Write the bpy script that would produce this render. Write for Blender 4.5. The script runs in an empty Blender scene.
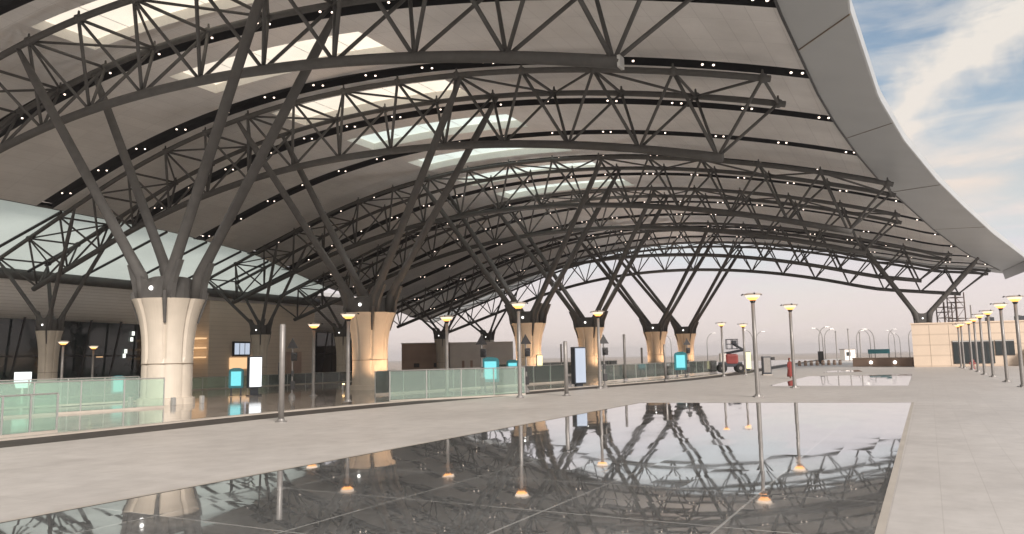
import bpy, bmesh, math, random
from mathutils import Vector, Matrix, noise
random.seed(7)
D = bpy.data
scn = bpy.context.scene
COL = scn.collection
PI = math.pi

# ------------------------------------------------------------ frame of the canopy
_u = Vector((.543, 1.0)).normalized(); UV = _u; NV = Vector((_u.y, -_u.x)); O = Vector((-19.0, 42.0))
def P(s, v, z=0.0):
    q = O + UV*s + NV*v
    return Vector((q.x, q.y, z))
def SV(x, y):
    d = Vector((x, y)) - O
    return d.dot(UV), d.dot(NV)
ANG_U = math.atan2(UV.y, UV.x)      # world angle of the s axis

# ------------------------------------------------------------ materials
def mat(name, col, rough=.6, metal=0., noise_amt=.12, scale=3., emis=None, estr=0., bump=0., bscale=40., spec=.5, coat=0.):
    m = D.materials.new(name); m.use_nodes = True
    nt = m.node_tree; b = nt.nodes['Principled BSDF']
    b.inputs['Roughness'].default_value = rough; b.inputs['Metallic'].default_value = metal
    b.inputs['Specular IOR Level'].default_value = spec
    b.inputs['Coat Weight'].default_value = coat
    if emis:
        b.inputs['Base Color'].default_value = (*col, 1)
        b.inputs['Emission Color'].default_value = (*emis, 1); b.inputs['Emission Strength'].default_value = estr
        return m
    tc = nt.nodes.new('ShaderNodeTexCoord')
    n = nt.nodes.new('ShaderNodeTexNoise'); n.inputs['Scale'].default_value = scale; n.inputs['Detail'].default_value = 6
    nt.links.new(tc.outputs['Object'], n.inputs['Vector'])
    r = nt.nodes.new('ShaderNodeValToRGB')
    r.color_ramp.elements[0].position = .3; r.color_ramp.elements[1].position = .72
    r.color_ramp.elements[0].color = (*[c*(1-noise_amt) for c in col], 1)
    r.color_ramp.elements[1].color = (*[min(1, c*(1+noise_amt)) for c in col], 1)
    nt.links.new(n.outputs['Fac'], r.inputs['Fac']); nt.links.new(r.outputs['Color'], b.inputs['Base Color'])
    if bump:
        n2 = nt.nodes.new('ShaderNodeTexNoise'); n2.inputs['Scale'].default_value = bscale; n2.inputs['Detail'].default_value = 4
        nt.links.new(tc.outputs['Object'], n2.inputs['Vector'])
        bp = nt.nodes.new('ShaderNodeBump'); bp.inputs['Strength'].default_value = bump; bp.inputs['Distance'].default_value = .02
        nt.links.new(n2.outputs['Fac'], bp.inputs['Height']); nt.links.new(bp.outputs['Normal'], b.inputs['Normal'])
    return m

M = {}
M['steel'] = mat('dark_steel', (.08, .078, .074), .7, 0, .15, 2.)
M['steel2'] = mat('column_steel', (.085, .082, .078), .75, 0, .15, 2.)
M['fascia'] = mat('fascia_metal', (.40, .42, .43), .45, 0, .05, .3)
M['rooftop'] = mat('roof_sheet', (.5, .5, .5), .5, 0, .08, .3)
M['slot'] = mat('slot_black', (.01, .01, .012), .9)
M['shaft'] = mat('shaft_white', (.75, .74, .7), .8, 0, .03)
M['stone'] = mat('cream_stone', (.52, .465, .39), .5, 0, .06, 1.5)
M['joint'] = mat('joint_dark', (.18, .14, .1), .8)
M['polemetal'] = mat('pole_metal', (.22, .21, .2), .42, .3, .1, 6)
M['lightmetal'] = mat('brushed_steel', (.5, .5, .48), .35, .6, .05, 8)
M['black'] = mat('black_paint', (.015, .015, .017), .5)
M['teal'] = mat('teal_paint', (.02, .16, .19), .35)
M['white'] = mat('white_paint', (.75, .75, .73), .5, 0, .04)
M['darkside'] = mat('graphite_paint', (.03, .035, .045), .4)
M['wall'] = mat('render_wall', (.5, .4, .31), .8, 0, .07, .6)
M['brown'] = mat('brown_stone', (.42, .30, .235), .8, 0, .15, .5)
M['palewall'] = mat('pale_wall', (.8, .75, .7), .8, 0, .08, .5)
M['beigewall'] = mat('beige_cladding', (.62, .50, .39), .75, 0, .05, .4)
M['red'] = mat('red_paint', (.22, .03, .025), .4)
M['redcloth'] = mat('red_cloth', (.20, .035, .03), .9)
M['skin'] = mat('skin', (.3, .16, .1), .6)
M['tyre'] = mat('tyre_rubber', (.015, .015, .015), .85)
M['sand'] = mat('sandy_ground', (.33, .28, .24), .95, 0, .15, .02)
M['gutter'] = mat('gutter_granite', (.05, .042, .036), .7, 0, .3, 1.5)
M['kerb'] = mat('kerb_stone', (.42, .38, .33), .7, 0, .1, 1.)
M['darkglass'] = mat('dark_glass', (.012, .02, .022), .06, 0, .3, .2, spec=.6)
M['mull'] = mat('mullion', (.02, .02, .022), .4)
M['scaff'] = mat('scaffold_rust', (.10, .07, .06), .7, .2)
M['lampdisc'] = mat('lamp_disc', (.55, .48, .42), .5, .2)
E_ = lambda n, c, s: mat(n, (.06, .06, .06), .5, emis=c, estr=s)
M['bowl'] = E_('lamp_bowl_glow', (1, .38, .09), 1.5)
M['rimglow'] = E_('lamp_rim_glow', (1, .80, .62), .7)
M['down'] = E_('downlight_glow', (1, .80, .66), 2.2)
M['cyan'] = E_('cyan_screen', (.12, .62, .68), .75)
M['whitescreen'] = E_('white_screen', (.93, .97, 1.), .85)
M['yellowscreen'] = E_('yellow_screen', (1, .92, .45), .95)
M['greyscreen'] = E_('pale_screen', (.55, .62, .74), .55)
M['warmspot'] = E_('warm_uplight', (1, .6, .25), 6.)
M['interior'] = E_('interior_light', (1, .62, .32), .6)
M['interiorw'] = E_('interior_white', (.9, .95, .85), .9)
M['collarlight'] = E_('collar_light', (1, .97, .92), 2.)

def links(nt): return nt.links.new
# ceiling: pale panels, faint seams and mottling
def ceiling_mat():
    m = D.materials.new('ceiling_panel'); m.use_nodes = True; nt = m.node_tree; L = nt.links.new
    b = nt.nodes['Principled BSDF']; b.inputs['Roughness'].default_value = .65
    tc = nt.nodes.new('ShaderNodeTexCoord')
    n = nt.nodes.new('ShaderNodeTexNoise'); n.inputs['Scale'].default_value = .22; n.inputs['Detail'].default_value = 7; n.inputs['Roughness'].default_value = .6
    L(tc.outputs['Object'], n.inputs['Vector'])
    r = nt.nodes.new('ShaderNodeValToRGB'); r.color_ramp.elements[0].position = .3; r.color_ramp.elements[1].position = .75
    r.color_ramp.elements[0].color = (.64, .63, .62, 1); r.color_ramp.elements[1].color = (.81, .80, .79, 1)
    L(n.outputs['Fac'], r.inputs['Fac'])
    mp = nt.nodes.new('ShaderNodeMapping'); mp.inputs['Rotation'].default_value[2] = -ANG_U
    L(tc.outputs['Object'], mp.inputs['Vector'])
    br = nt.nodes.new('ShaderNodeTexBrick'); br.inputs['Scale'].default_value = 1; br.offset = 0
    br.inputs['Brick Width'].default_value = 3.1; br.inputs['Row Height'].default_value = 1.3
    br.inputs['Mortar Size'].default_value = .012; br.inputs['Color1'].default_value = (1, 1, 1, 1); br.inputs['Color2'].default_value = (.95, .95, .95, 1)
    br.inputs['Mortar'].default_value = (.7, .7, .7, 1)
    L(mp.outputs['Vector'], br.inputs['Vector'])
    mx = nt.nodes.new('ShaderNodeMixRGB'); mx.blend_type = 'MULTIPLY'; mx.inputs['Fac'].default_value = 1
    L(r.outputs['Color'], mx.inputs['Color1']); L(br.outputs['Color'], mx.inputs['Color2']); L(mx.outputs['Color'], b.inputs['Base Color'])
    return m
M['ceiling'] = ceiling_mat()

def plaza_mat():
    m = D.materials.new('plaza_paving'); m.use_nodes = True; nt = m.node_tree; L = nt.links.new
    b = nt.nodes['Principled BSDF']
    tc = nt.nodes.new('ShaderNodeTexCoord')
    mp = nt.nodes.new('ShaderNodeMapping'); mp.inputs['Rotation'].default_value[2] = -ANG_U
    L(tc.outputs['Object'], mp.inputs['Vector'])
    n = nt.nodes.new('ShaderNodeTexNoise'); n.inputs['Scale'].default_value = .16; n.inputs['Detail'].default_value = 8; n.inputs['Roughness'].default_value = .62
    L(mp.outputs['Vector'], n.inputs['Vector'])
    r = nt.nodes.new('ShaderNodeValToRGB'); r.color_ramp.elements[0].position = .3; r.color_ramp.elements[1].position = .72
    r.color_ramp.elements[0].color = (.485, .453, .42, 1); r.color_ramp.elements[1].color = (.592, .56, .525, 1)
    L(n.outputs['Fac'], r.inputs['Fac'])
    br = nt.nodes.new('ShaderNodeTexBrick'); br.inputs['Scale'].default_value = 1; br.offset = 0
    br.inputs['Brick Width'].default_value = 1.2; br.inputs['Row Height'].default_value = .6
    br.inputs['Mortar Size'].default_value = .006; br.inputs['Color1'].default_value = (1, 1, 1, 1); br.inputs['Color2'].default_value = (.955, .955, .96, 1)
    br.inputs['Mortar'].default_value = (.82, .81, .8, 1)
    L(mp.outputs['Vector'], br.inputs['Vector'])
    mx = nt.nodes.new('ShaderNodeMixRGB'); mx.blend_type = 'MULTIPLY'; mx.inputs['Fac'].default_value = 1
    L(r.outputs['Color'], mx.inputs['Color1']); L(br.outputs['Color'], mx.inputs['Color2'])
    n3 = nt.nodes.new('ShaderNodeTexNoise'); n3.inputs['Scale'].default_value = 1.4; n3.inputs['Detail'].default_value = 9; n3.inputs['Roughness'].default_value = .7
    L(mp.outputs['Vector'], n3.inputs['Vector'])
    r3 = nt.nodes.new('ShaderNodeValToRGB'); r3.color_ramp.elements[0].position = .35; r3.color_ramp.elements[1].position = .6
    r3.color_ramp.elements[0].color = (.84, .835, .83, 1); r3.color_ramp.elements[1].color = (1, 1, 1, 1)
    L(n3.outputs['Fac'], r3.inputs['Fac'])
    m2 = nt.nodes.new('ShaderNodeMixRGB'); m2.blend_type = 'MULTIPLY'; m2.inputs['Fac'].default_value = 1
    L(mx.outputs['Color'], m2.inputs['Color1']); L(r3.outputs['Color'], m2.inputs['Color2']); L(m2.outputs['Color'], b.inputs['Base Color'])
    rr = nt.nodes.new('ShaderNodeMapRange'); rr.inputs['To Min'].default_value = .38; rr.inputs['To Max'].default_value = .6
    L(n.outputs['Fac'], rr.inputs['Value']); L(rr.outputs['Result'], b.inputs['Roughness'])
    return m
M['plaza'] = plaza_mat()

def pool_mat(name, col, rough, tile=(2.4, 2.4), tilt=.02, ripple=.05, joint=(.16, .16, .155), rot=ANG_U, extra=None, spec=.5, mottle=9.):
    """polished stone under a film of water: tile joints, each tile at a slightly different tilt"""
    m = D.materials.new(name); m.use_nodes = True; nt = m.node_tree; L = nt.links.new
    b = nt.nodes['Principled BSDF']; b.inputs['Roughness'].default_value = rough; b.inputs['Specular IOR Level'].default_value = spec
    if spec > .9:
        b.inputs['Specular IOR Level'].default_value = .5
        rn = nt.nodes.new('ShaderNodeTexNoise'); rn.inputs['Scale'].default_value = .7; rn.inputs['Detail'].default_value = 7; rn.inputs['Roughness'].default_value = .65
        rt = nt.nodes.new('ShaderNodeTexCoord'); L(rt.outputs['Object'], rn.inputs['Vector'])
        rm_ = nt.nodes.new('ShaderNodeMapRange'); rm_.inputs['From Min'].default_value = .42; rm_.inputs['From Max'].default_value = .68; rm_.inputs['To Min'].default_value = .015; rm_.inputs['To Max'].default_value = .13
        L(rn.outputs['Fac'], rm_.inputs['Value']); L(rm_.outputs['Result'], b.inputs['Roughness'])
        b.inputs['Coat Weight'].default_value = .85; b.inputs['Coat Roughness'].default_value = .02; b.inputs['Coat IOR'].default_value = 1.5
    tc = nt.nodes.new('ShaderNodeTexCoord')
    mp = nt.nodes.new('ShaderNodeMapping'); mp.inputs['Rotation'].default_value[2] = -rot
    L(tc.outputs['Object'], mp.inputs['Vector'])
    n = nt.nodes.new('ShaderNodeTexNoise'); n.inputs['Scale'].default_value = mottle; n.inputs['Detail'].default_value = 5
    L(mp.outputs['Vector'], n.inputs['Vector'])
    n5 = nt.nodes.new('ShaderNodeTexNoise'); n5.inputs['Scale'].default_value = .8; n5.inputs['Detail'].default_value = 4
    L(mp.outputs['Vector'], n5.inputs['Vector'])
    ad = nt.nodes.new('ShaderNodeMath'); ad.operation = 'MULTIPLY_ADD'; ad.inputs[1].default_value = .68; ad.inputs[2].default_value = 0
    L(n.outputs['Fac'], ad.inputs[0])
    ad2 = nt.nodes.new('ShaderNodeMath'); ad2.operation = 'MULTIPLY_ADD'; ad2.inputs[1].default_value = .32
    L(n5.outputs['Fac'], ad2.inputs[0]); L(ad.outputs[0], ad2.inputs[2])
    r = nt.nodes.new('ShaderNodeValToRGB'); r.color_ramp.elements[0].position = .38; r.color_ramp.elements[1].position = .66
    r.color_ramp.elements[0].color = (*[c*.45 for c in col], 1); r.color_ramp.elements[1].color = (*[c*1.6 for c in col], 1)
    L(ad2.outputs[0], r.inputs['Fac'])
    br = nt.nodes.new('ShaderNodeTexBrick'); br.inputs['Scale'].default_value = 1; br.offset = 0
    br.inputs['Brick Width'].default_value = tile[0]; br.inputs['Row Height'].default_value = tile[1]
    br.inputs['Mortar Size'].default_value = .018; br.inputs['Mortar'].default_value = (*joint, 1)
    L(mp.outputs['Vector'], br.inputs['Vector']); L(r.outputs['Color'], br.inputs['Color1']); L(r.outputs['Color'], br.inputs['Color2'])
    L(br.outputs['Color'], b.inputs['Base Color'])
    # per-tile normal
    sn = nt.nodes.new('ShaderNodeVectorMath'); sn.operation = 'SNAP'; sn.inputs[1].default_value = (tile[0]/2, tile[1]/4, 100)
    L(mp.outputs['Vector'], sn.inputs[0])
    wn = nt.nodes.new('ShaderNodeTexWhiteNoise'); wn.noise_dimensions = '3D'; L(sn.outputs[0], wn.inputs['Vector'])
    sb = nt.nodes.new('ShaderNodeVectorMath'); sb.operation = 'SUBTRACT'; sb.inputs[1].default_value = (.5, .5, .5)
    L(wn.outputs['Color'], sb.inputs[0])
    sc = nt.nodes.new('ShaderNodeVectorMath'); sc.operation = 'SCALE'; sc.inputs['Scale'].default_value = tilt
    L(sb.outputs[0], sc.inputs[0])
    n2 = nt.nodes.new('ShaderNodeTexNoise'); n2.inputs['Scale'].default_value = .9; n2.inputs['Detail'].default_value = 3
    L(mp.outputs['Vector'], n2.inputs['Vector'])
    bp = nt.nodes.new('ShaderNodeBump'); bp.inputs['Strength'].default_value = ripple; bp.inputs['Distance'].default_value = .05
    L(n2.outputs['Fac'], bp.inputs['Height'])
    a3 = nt.nodes.new('ShaderNodeVectorMath'); a3.operation = 'ADD'
    ml = nt.nodes.new('ShaderNodeVectorMath'); ml.operation = 'MULTIPLY'; ml.inputs[1].default_value = (1, 1, 0)
    L(sc.outputs[0], ml.inputs[0]); L(ml.outputs[0], a3.inputs[0]); L(bp.outputs['Normal'], a3.inputs[1])
    nm = nt.nodes.new('ShaderNodeVectorMath'); nm.operation = 'NORMALIZE'; L(a3.outputs[0], nm.inputs[0]); L(nm.outputs[0], b.inputs['Normal']); L(nm.outputs[0], b.inputs['Coat Normal'])
    return m
M['pool'] = pool_mat('wet_black_granite', (.175, .178, .175), .03, (2.4, 2.4), .0055, .003, joint=(.45, .45, .43), spec=.95, mottle=16.)
M['pool2'] = pool_mat('wet_granite_far', (.13, .13, .128), .03, (2.4, 2.4), .004, .003, spec=1.)
M['road'] = pool_mat('polished_road', (.34, .30, .265), .08, (6, 6), .003, .012, joint=(.15, .14, .13), mottle=2.)

def glass_mat(name, col, alpha_mix, rough=.05):
    m = D.materials.new(name); m.use_nodes = True; nt = m.node_tree; L = nt.links.new
    nt.nodes.remove(nt.nodes['Principled BSDF']); out = nt.nodes['Material Output']
    tr = nt.nodes.new('ShaderNodeBsdfTransparent'); tr.inputs['Color'].default_value = (*col, 1)
    df = nt.nodes.new('ShaderNodeBsdfDiffuse'); df.inputs['Color'].default_value = (*[c*.8 for c in col], 1)
    gl = nt.nodes.new('ShaderNodeBsdfGlossy'); gl.inputs['Roughness'].default_value = rough
    m1 = nt.nodes.new('ShaderNodeMixShader'); m1.inputs['Fac'].default_value = alpha_mix
    L(tr.outputs[0], m1.inputs[1]); L(df.outputs[0], m1.inputs[2])
    fr = nt.nodes.new('ShaderNodeFresnel'); fr.inputs['IOR'].default_value = 1.45
    m2 = nt.nodes.new('ShaderNodeMixShader'); L(fr.outputs[0], m2.inputs['Fac']); L(m1.outputs[0], m2.inputs[1]); L(gl.outputs[0], m2.inputs[2])
    L(m2.outputs[0], out.inputs['Surface'])
    return m
M['railglass'] = glass_mat('rail_glass', (.82, .94, .88), .14)
def sky_glass(name, col):
    m = D.materials.new(name); m.use_nodes = True; nt = m.node_tree; L = nt.links.new
    nt.nodes.remove(nt.nodes['Principled BSDF']); out = nt.nodes['Material Output']
    tl = nt.nodes.new('ShaderNodeBsdfTranslucent')
    tc = nt.nodes.new('ShaderNodeTexCoord'); n = nt.nodes.new('ShaderNodeTexNoise'); n.inputs['Scale'].default_value = .25; n.inputs['Detail'].default_value = 3
    L(tc.outputs['Object'], n.inputs['Vector'])
    r = nt.nodes.new('ShaderNodeValToRGB'); r.color_ramp.elements[0].position = .3; r.color_ramp.elements[1].position = .7
    r.color_ramp.elements[0].color = (*[c*.85 for c in col], 1); r.color_ramp.elements[1].color = (*col, 1)
    L(n.outputs['Fac'], r.inputs['Fac']); L(r.outputs['Color'], tl.inputs['Color'])
    df = nt.nodes.new('ShaderNodeBsdfDiffuse'); df.inputs['Color'].default_value = (.4, .42, .4, 1)
    mx = nt.nodes.new('ShaderNodeMixShader'); mx.inputs['Fac'].default_value = .1
    L(tl.outputs[0], mx.inputs[1]); L(df.outputs[0], mx.inputs[2]); L(mx.outputs[0], out.inputs['Surface'])
    return m
M['skywarm'] = sky_glass('frosted_warm_daylight', (1., .93, .8))  # warm tone of the daylight is put into the glass colour
M['skycool'] = sky_glass('frosted_cool_daylight', (.82, .95, .9))  # same glass with the cooler daylight put into its colour
M['skygreen'] = sky_glass('glazing_frosted_green', (.74, .82, .765))

def slat_mat(name, c1, c2, width, rough=.5):
    m = D.materials.new(name); m.use_nodes = True; nt = m.node_tree; L = nt.links.new
    b = nt.nodes['Principled BSDF']; b.inputs['Roughness'].default_value = rough
    tc = nt.nodes.new('ShaderNodeTexCoord'); sp = nt.nodes.new('ShaderNodeSeparateXYZ'); L(tc.outputs['Object'], sp.inputs[0])
    mt = nt.nodes.new('ShaderNodeMath'); mt.operation = 'MULTIPLY'; mt.inputs[1].default_value = 1/width; L(sp.outputs['Z'], mt.inputs[0])
    fr = nt.nodes.new('ShaderNodeMath'); fr.operation = 'FRACT'; L(mt.outputs[0], fr.inputs[0])
    r = nt.nodes.new('ShaderNodeValToRGB'); r.color_ramp.interpolation = 'CONSTANT'
    r.color_ramp.elements[0].color = (*c2, 1); r.color_ramp.elements[1].position = .14; r.color_ramp.elements[1].color = (*c1, 1)
    L(fr.outputs[0], r.inputs['Fac'])
    n = nt.nodes.new('ShaderNodeTexNoise'); n.inputs['Scale'].default_value = .5; n.inputs['Detail'].default_value = 5; L(tc.outputs['Object'], n.inputs['Vector'])
    r2 = nt.nodes.new('ShaderNodeValToRGB'); r2.color_ramp.elements[0].color = (.85, .85, .85, 1); r2.color_ramp.elements[1].color = (1.05, 1.05, 1.05, 1)
    L(n.outputs['Fac'], r2.inputs['Fac'])
    mx = nt.nodes.new('ShaderNodeMixRGB'); mx.blend_type = 'MULTIPLY'; mx.inputs['Fac'].default_value = 1
    L(r.outputs['Color'], mx.inputs['Color1']); L(r2.outputs['Color'], mx.inputs['Color2']); L(mx.outputs['Color'], b.inputs['Base Color'])
    return m
M['soffit'] = slat_mat('slatted_soffit', (.9, .88, .86), (.7, .68, .66), .35)
M['travertine'] = slat_mat('coursed_stone', (.64, .54, .44), (.57, .475, .385), .6, .75)
M['cladding'] = slat_mat('clad_courses', (.60, .49, .385), (.5, .40, .31), 1.3, .7)

# ------------------------------------------------------------ mesh helpers
def link(name, bm, m, parent=None, smooth=False):
    me = D.meshes.new(name); bm.to_mesh(me); bm.free()
    if isinstance(m, (list, tuple)):
        for k in m: me.materials.append(M[k])
    else: me.materials.append(M[m])
    if smooth:
        for p in me.polygons: p.use_smooth = True
    o = D.objects.new(name, me); COL.objects.link(o)
    if parent: o.parent = parent
    return o
def tag(o, label=None, cat=None, group=None, kind=None):
    if label: o['label'] = label
    if cat: o['category'] = cat
    if group: o['group'] = group
    if kind: o['kind'] = kind
    return o
def empty(name, loc=(0, 0, 0), rz=0., **k):
    o = D.objects.new(name, None); COL.objects.link(o); o.location = loc; o.rotation_euler = (0, 0, rz); o.empty_display_size = .3
    return tag(o, **k)
def copy_thing(root, loc, rz=None, label=None):
    r = root.copy(); COL.objects.link(r); r.location = loc
    if rz is not None: r.rotation_euler = (0, 0, rz)
    if label: r['label'] = label
    for ch in list(root.children):
        if ch.type == 'LIGHT' : pass
        c = ch.copy(); COL.objects.link(c); c.parent = r
        for g in list(ch.children):
            d = g.copy(); COL.objects.link(d); d.parent = c
    return r
def box(bm, c, s, rz=0., mi=0, bev=0.):
    r = bmesh.ops.create_cube(bm, size=1, matrix=Matrix.Translation(c) @ Matrix.Rotation(rz, 4, 'Z') @ Matrix.Diagonal((*s, 1)))
    vs = r['verts']; fs = {f for v in vs for f in v.link_faces}
    for f in fs: f.material_index = mi
    if bev:
        bmesh.ops.bevel(bm, geom=list({e for v in vs for e in v.link_edges}), offset=bev, segments=2, affect='EDGES', profile=.6)
def tube(bm, pts, r, seg=8, cap=True):
    """round tube along a polyline; r a number or one radius per point"""
    pts = [Vector(p) for p in pts]; n = len(pts)
    rs = r if isinstance(r, (list, tuple)) else [r]*n
    rings = []
    for i, p in enumerate(pts):
        d = (pts[min(i+1, n-1)]-pts[max(i-1, 0)]).normalized()
        a = d.cross(Vector((0, 0, 1)))
        if a.length < 1e-3: a = Vector((1, 0, 0))
        a.normalize(); b = d.cross(a).normalized()
        rings.append([bm.verts.new(p+(a*math.cos(2*PI*k/seg)+b*math.sin(2*PI*k/seg))*rs[i]) for k in range(seg)])
    for i in range(n-1):
        for k in range(seg):
            bm.faces.new((rings[i][k], rings[i][(k+1) % seg], rings[i+1][(k+1) % seg], rings[i+1][k]))
    if cap:
        bm.faces.new(rings[0][::-1]); bm.faces.new(rings[-1])
def lathe(bm, prof, seg=24, c=(0, 0), fn=None):
    """prof: [(r,z)]; fn(theta)->radius factor"""
    rings = []
    for r, z in prof:
        rings.append([bm.verts.new((c[0]+r*(fn(2*PI*k/seg, z) if fn else 1)*math.cos(2*PI*k/seg), c[1]+r*(fn(2*PI*k/seg, z) if fn else 1)*math.sin(2*PI*k/seg), z)) for k in range(seg)])
    for i in range(len(rings)-1):
        for k in range(seg):
            bm.faces.new((rings[i][k], rings[i][(k+1) % seg], rings[i+1][(k+1) % seg], rings[i+1][k]))
    bm.faces.new(rings[0][::-1]); bm.faces.new(rings[-1])
def prism(bm, outline, z0, z1, mi=0):
    a = [bm.verts.new((x, y, z0)) for x, y in outline]; b = [bm.verts.new((x, y, z1)) for x, y in outline]
    n = len(a)
    fs = [bm.faces.new(a[::-1]), bm.faces.new(b)]
    for i in range(n): fs.append(bm.faces.new((a[i], a[(i+1) % n], b[(i+1) % n], b[i])))
    for f in fs: f.material_index = mi
def quad(bm, pts, mi=0):
    f = bm.faces.new([bm.verts.new(p) for p in pts]); f.material_index = mi; return f

# ------------------------------------------------------------ profiles of the roof
def ztop(v):                     # height of the trusses' top chords across the span
    if v > 38: return 22.3-.0044*42**2-(v-38)*.2
    if v >= -4: return 22.3-.0044*(v+4)**2
    if v > -30: return 22.3-.0060*(v+4)**2
    return 22.3-.0060*26**2-(-30-v)*.32
def zbot(v):
    if v > 31: return 18.0-.0045*35**2-(v-31)*.2
    if v >= -4: return 18.0-.0045*(v+4)**2
    if v > -30: return 18.0-.0055*(v+4)**2
    return 18.0-.0055*26**2-(-30-v)*.30
CEIL = 1.25
def lerp(tab, x):
    if x <= tab[0][0]: return tab[0][1]
    for (a, b), (c, d) in zip(tab, tab[1:]):
        if x <= c: return b+(d-b)*(x-a)/(c-a)
    return tab[-1][1]
INNER = [(-34, 34.5), (-12, 32.4), (7, 31.8), (20, 31.9), (27, 32.2), (36, 32.9), (46, 34), (52, 35.1), (60, 36.5), (70, 38.3), (80, 40.2), (91, 42.5), (107, 46.9)]
OUTER = [(-34, 38.5), (-12, 35.8), (7.7, 34.8), (21, 35.25), (31, 36.3), (44, 38.4), (54.5, 40.6), (69, 43.9), (86, 47.9), (90, 48.7), (91.5, 48.8), (107, 47.6)]
LEFT = [(-17, -36.5), (10, -36.8), (29, -37.9), (43, -40.3), (57, -45.0), (66, -48), (91, -53), (107, -56.5)]
S0, S1 = -17., 107.

# ============================================================ SETTING
# ground far and near
bm = bmesh.new(); quad(bm, [(-2000, -300, -1.9), (2000, -300, -1.9), (2000, 2600, -1.9), (-2000, 2600, -1.9)])
tag(link('ground', bm, 'sand'), kind='structure')
KERB = [(-46, -38), (-26, -4), (-15.5, 16.4), (-13.4, 20.2), (-11.4, 24.1), (-8.5, 30.5), (-3.2, 38.5), (5.7, 50.7), (15.2, 62.7), (24, 79), (34, 100), (45, 124), (62, 160), (92, 224)]
def off(poly, d):                # offset a polyline to its left (+)
    out = []
    for i, p in enumerate(poly):
        a = Vector(poly[max(i-1, 0)]); b = Vector(poly[min(i+1, len(poly)-1)]); t = (b-a).normalized()
        out.append((p[0]-t.y*d, p[1]+t.x*d))
    return out
# smooth the kerb
def smooth_line(pl, it=2):
    for _ in range(it):
        q = [pl[0]]
        for a, b in zip(pl, pl[1:]):
            q += [(a[0]*.75+b[0]*.25, a[1]*.75+b[1]*.25), (a[0]*.25+b[0]*.75, a[1]*.25+b[1]*.75)]
        q.append(pl[-1]); pl = q
    return pl
KS = smooth_line(KERB)
def ribbon(bm, A, B, za, zb, mi=0):
    va = [bm.verts.new((x, y, za)) for x, y in A]; vb = [bm.verts.new((x, y, zb)) for x, y in B]
    for i in range(len(A)-1):
        f = bm.faces.new((va[i], va[i+1], vb[i+1], vb[i])); f.material_index = mi
# plaza slab: from the kerb line to the far right
bm = bmesh.new()
far = [(x+260, min(y, 260)) for x, y in KS]
ribbon(bm, KS, [(max(p[0]+150, 190), p[1]-20) for p in KS], 0, 0)
ribbon(bm, KS, KS, 0, -2.0)
plaza = tag(link('plaza_pavement', bm, 'plaza'), kind='structure')
# gutter strip, kerb line and road
bm = bmesh.new(); ribbon(bm, KS, off(KS, 2.2), -.02, -.02); tag(link('gutter_strip', bm, 'gutter'), kind='structure')
bm = bmesh.new(); K1, K2 = off(KS, 2.2), off(KS, 2.55)
ribbon(bm, K1, K2, .03, .03); ribbon(bm, K1, K1, -.3, .03); ribbon(bm, K2, K2, .03, -.3)
tag(link('kerb', bm, 'kerb'), kind='structure')
def road_z(v):
    return -.06 if v > -2 else -.06-(min(-2-v, 60))*.021
bm = bmesh.new(); K3 = off(KS, 2.55)
prev = None
cols_ = []
for (x, y) in K3:
    s, v = SV(x, y); row = []
    for j in range(13):
        vv = v+(-75-v)*j/12; p = P(s, vv, road_z(vv)); row.append(bm.verts.new(p))
    cols_.append(row)
for a, b in zip(cols_, cols_[1:]):
    for j in range(12): bm.faces.new((a[j], b[j], b[j+1], a[j+1]))
tag(link('road', bm, 'road', smooth=True), kind='structure')

# pools of polished granite let into the plaza
def flat(name, pts, z, m, kind='structure'):
    bm = bmesh.new(); f = quad(bm, [(x, y, z) for x, y in pts]) if len(pts) == 4 else bm.faces.new([bm.verts.new((x, y, z)) for x, y in pts])
    if f.normal.z < 0: pass
    bmesh.ops.recalc_face_normals(bm, faces=bm.faces)
    bm.normal_update()
    for f in bm.faces:
        if f.normal.z < 0: f.normal_flip()
    return tag(link(name, bm, m), kind=kind)
flat('reflecting_pool', [(-17.2, -8.5), (-4.8, -7.6), (16.1, 31.2), (5.5, 34.1)], .006, 'pool')
flat('far_reflecting_pool', [(16.2, 49.0), (23.5, 45.9), (35.0, 67.5), (25.7, 67.0)], .006, 'pool2')
flat('puddle', [(34.8, 84.9), (38.7, 86.2), (35.9, 79.0), (31.6, 78.4)], .006, 'pool2')
# thin stone edging of the pool
bm = bmesh.new()
pp = [Vector((-17.2, -8.5)), Vector((5.5, 34.1)), Vector((16.1, 31.2)), Vector((-4.8, -7.6))]
for a, b in zip(pp[:3], pp[1:]):
    d = (b-a).normalized(); n = Vector((-d.y, d.x))*.05
    quad(bm, [(a.x-n.x, a.y-n.y, .011), (b.x-n.x, b.y-n.y, .011), (b.x+n.x, b.y+n.y, .011), (a.x+n.x, a.y+n.y, .011)])
tag(link('pool_edging', bm, 'kerb'), kind='structure')

# ============================================================ CANOPY ROOF
canopy = empty('canopy_roof', P(40, 0, 22), label='huge arched grey roof canopy with skylights and black lighting slots spanning the plaza', cat='canopy')
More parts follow.
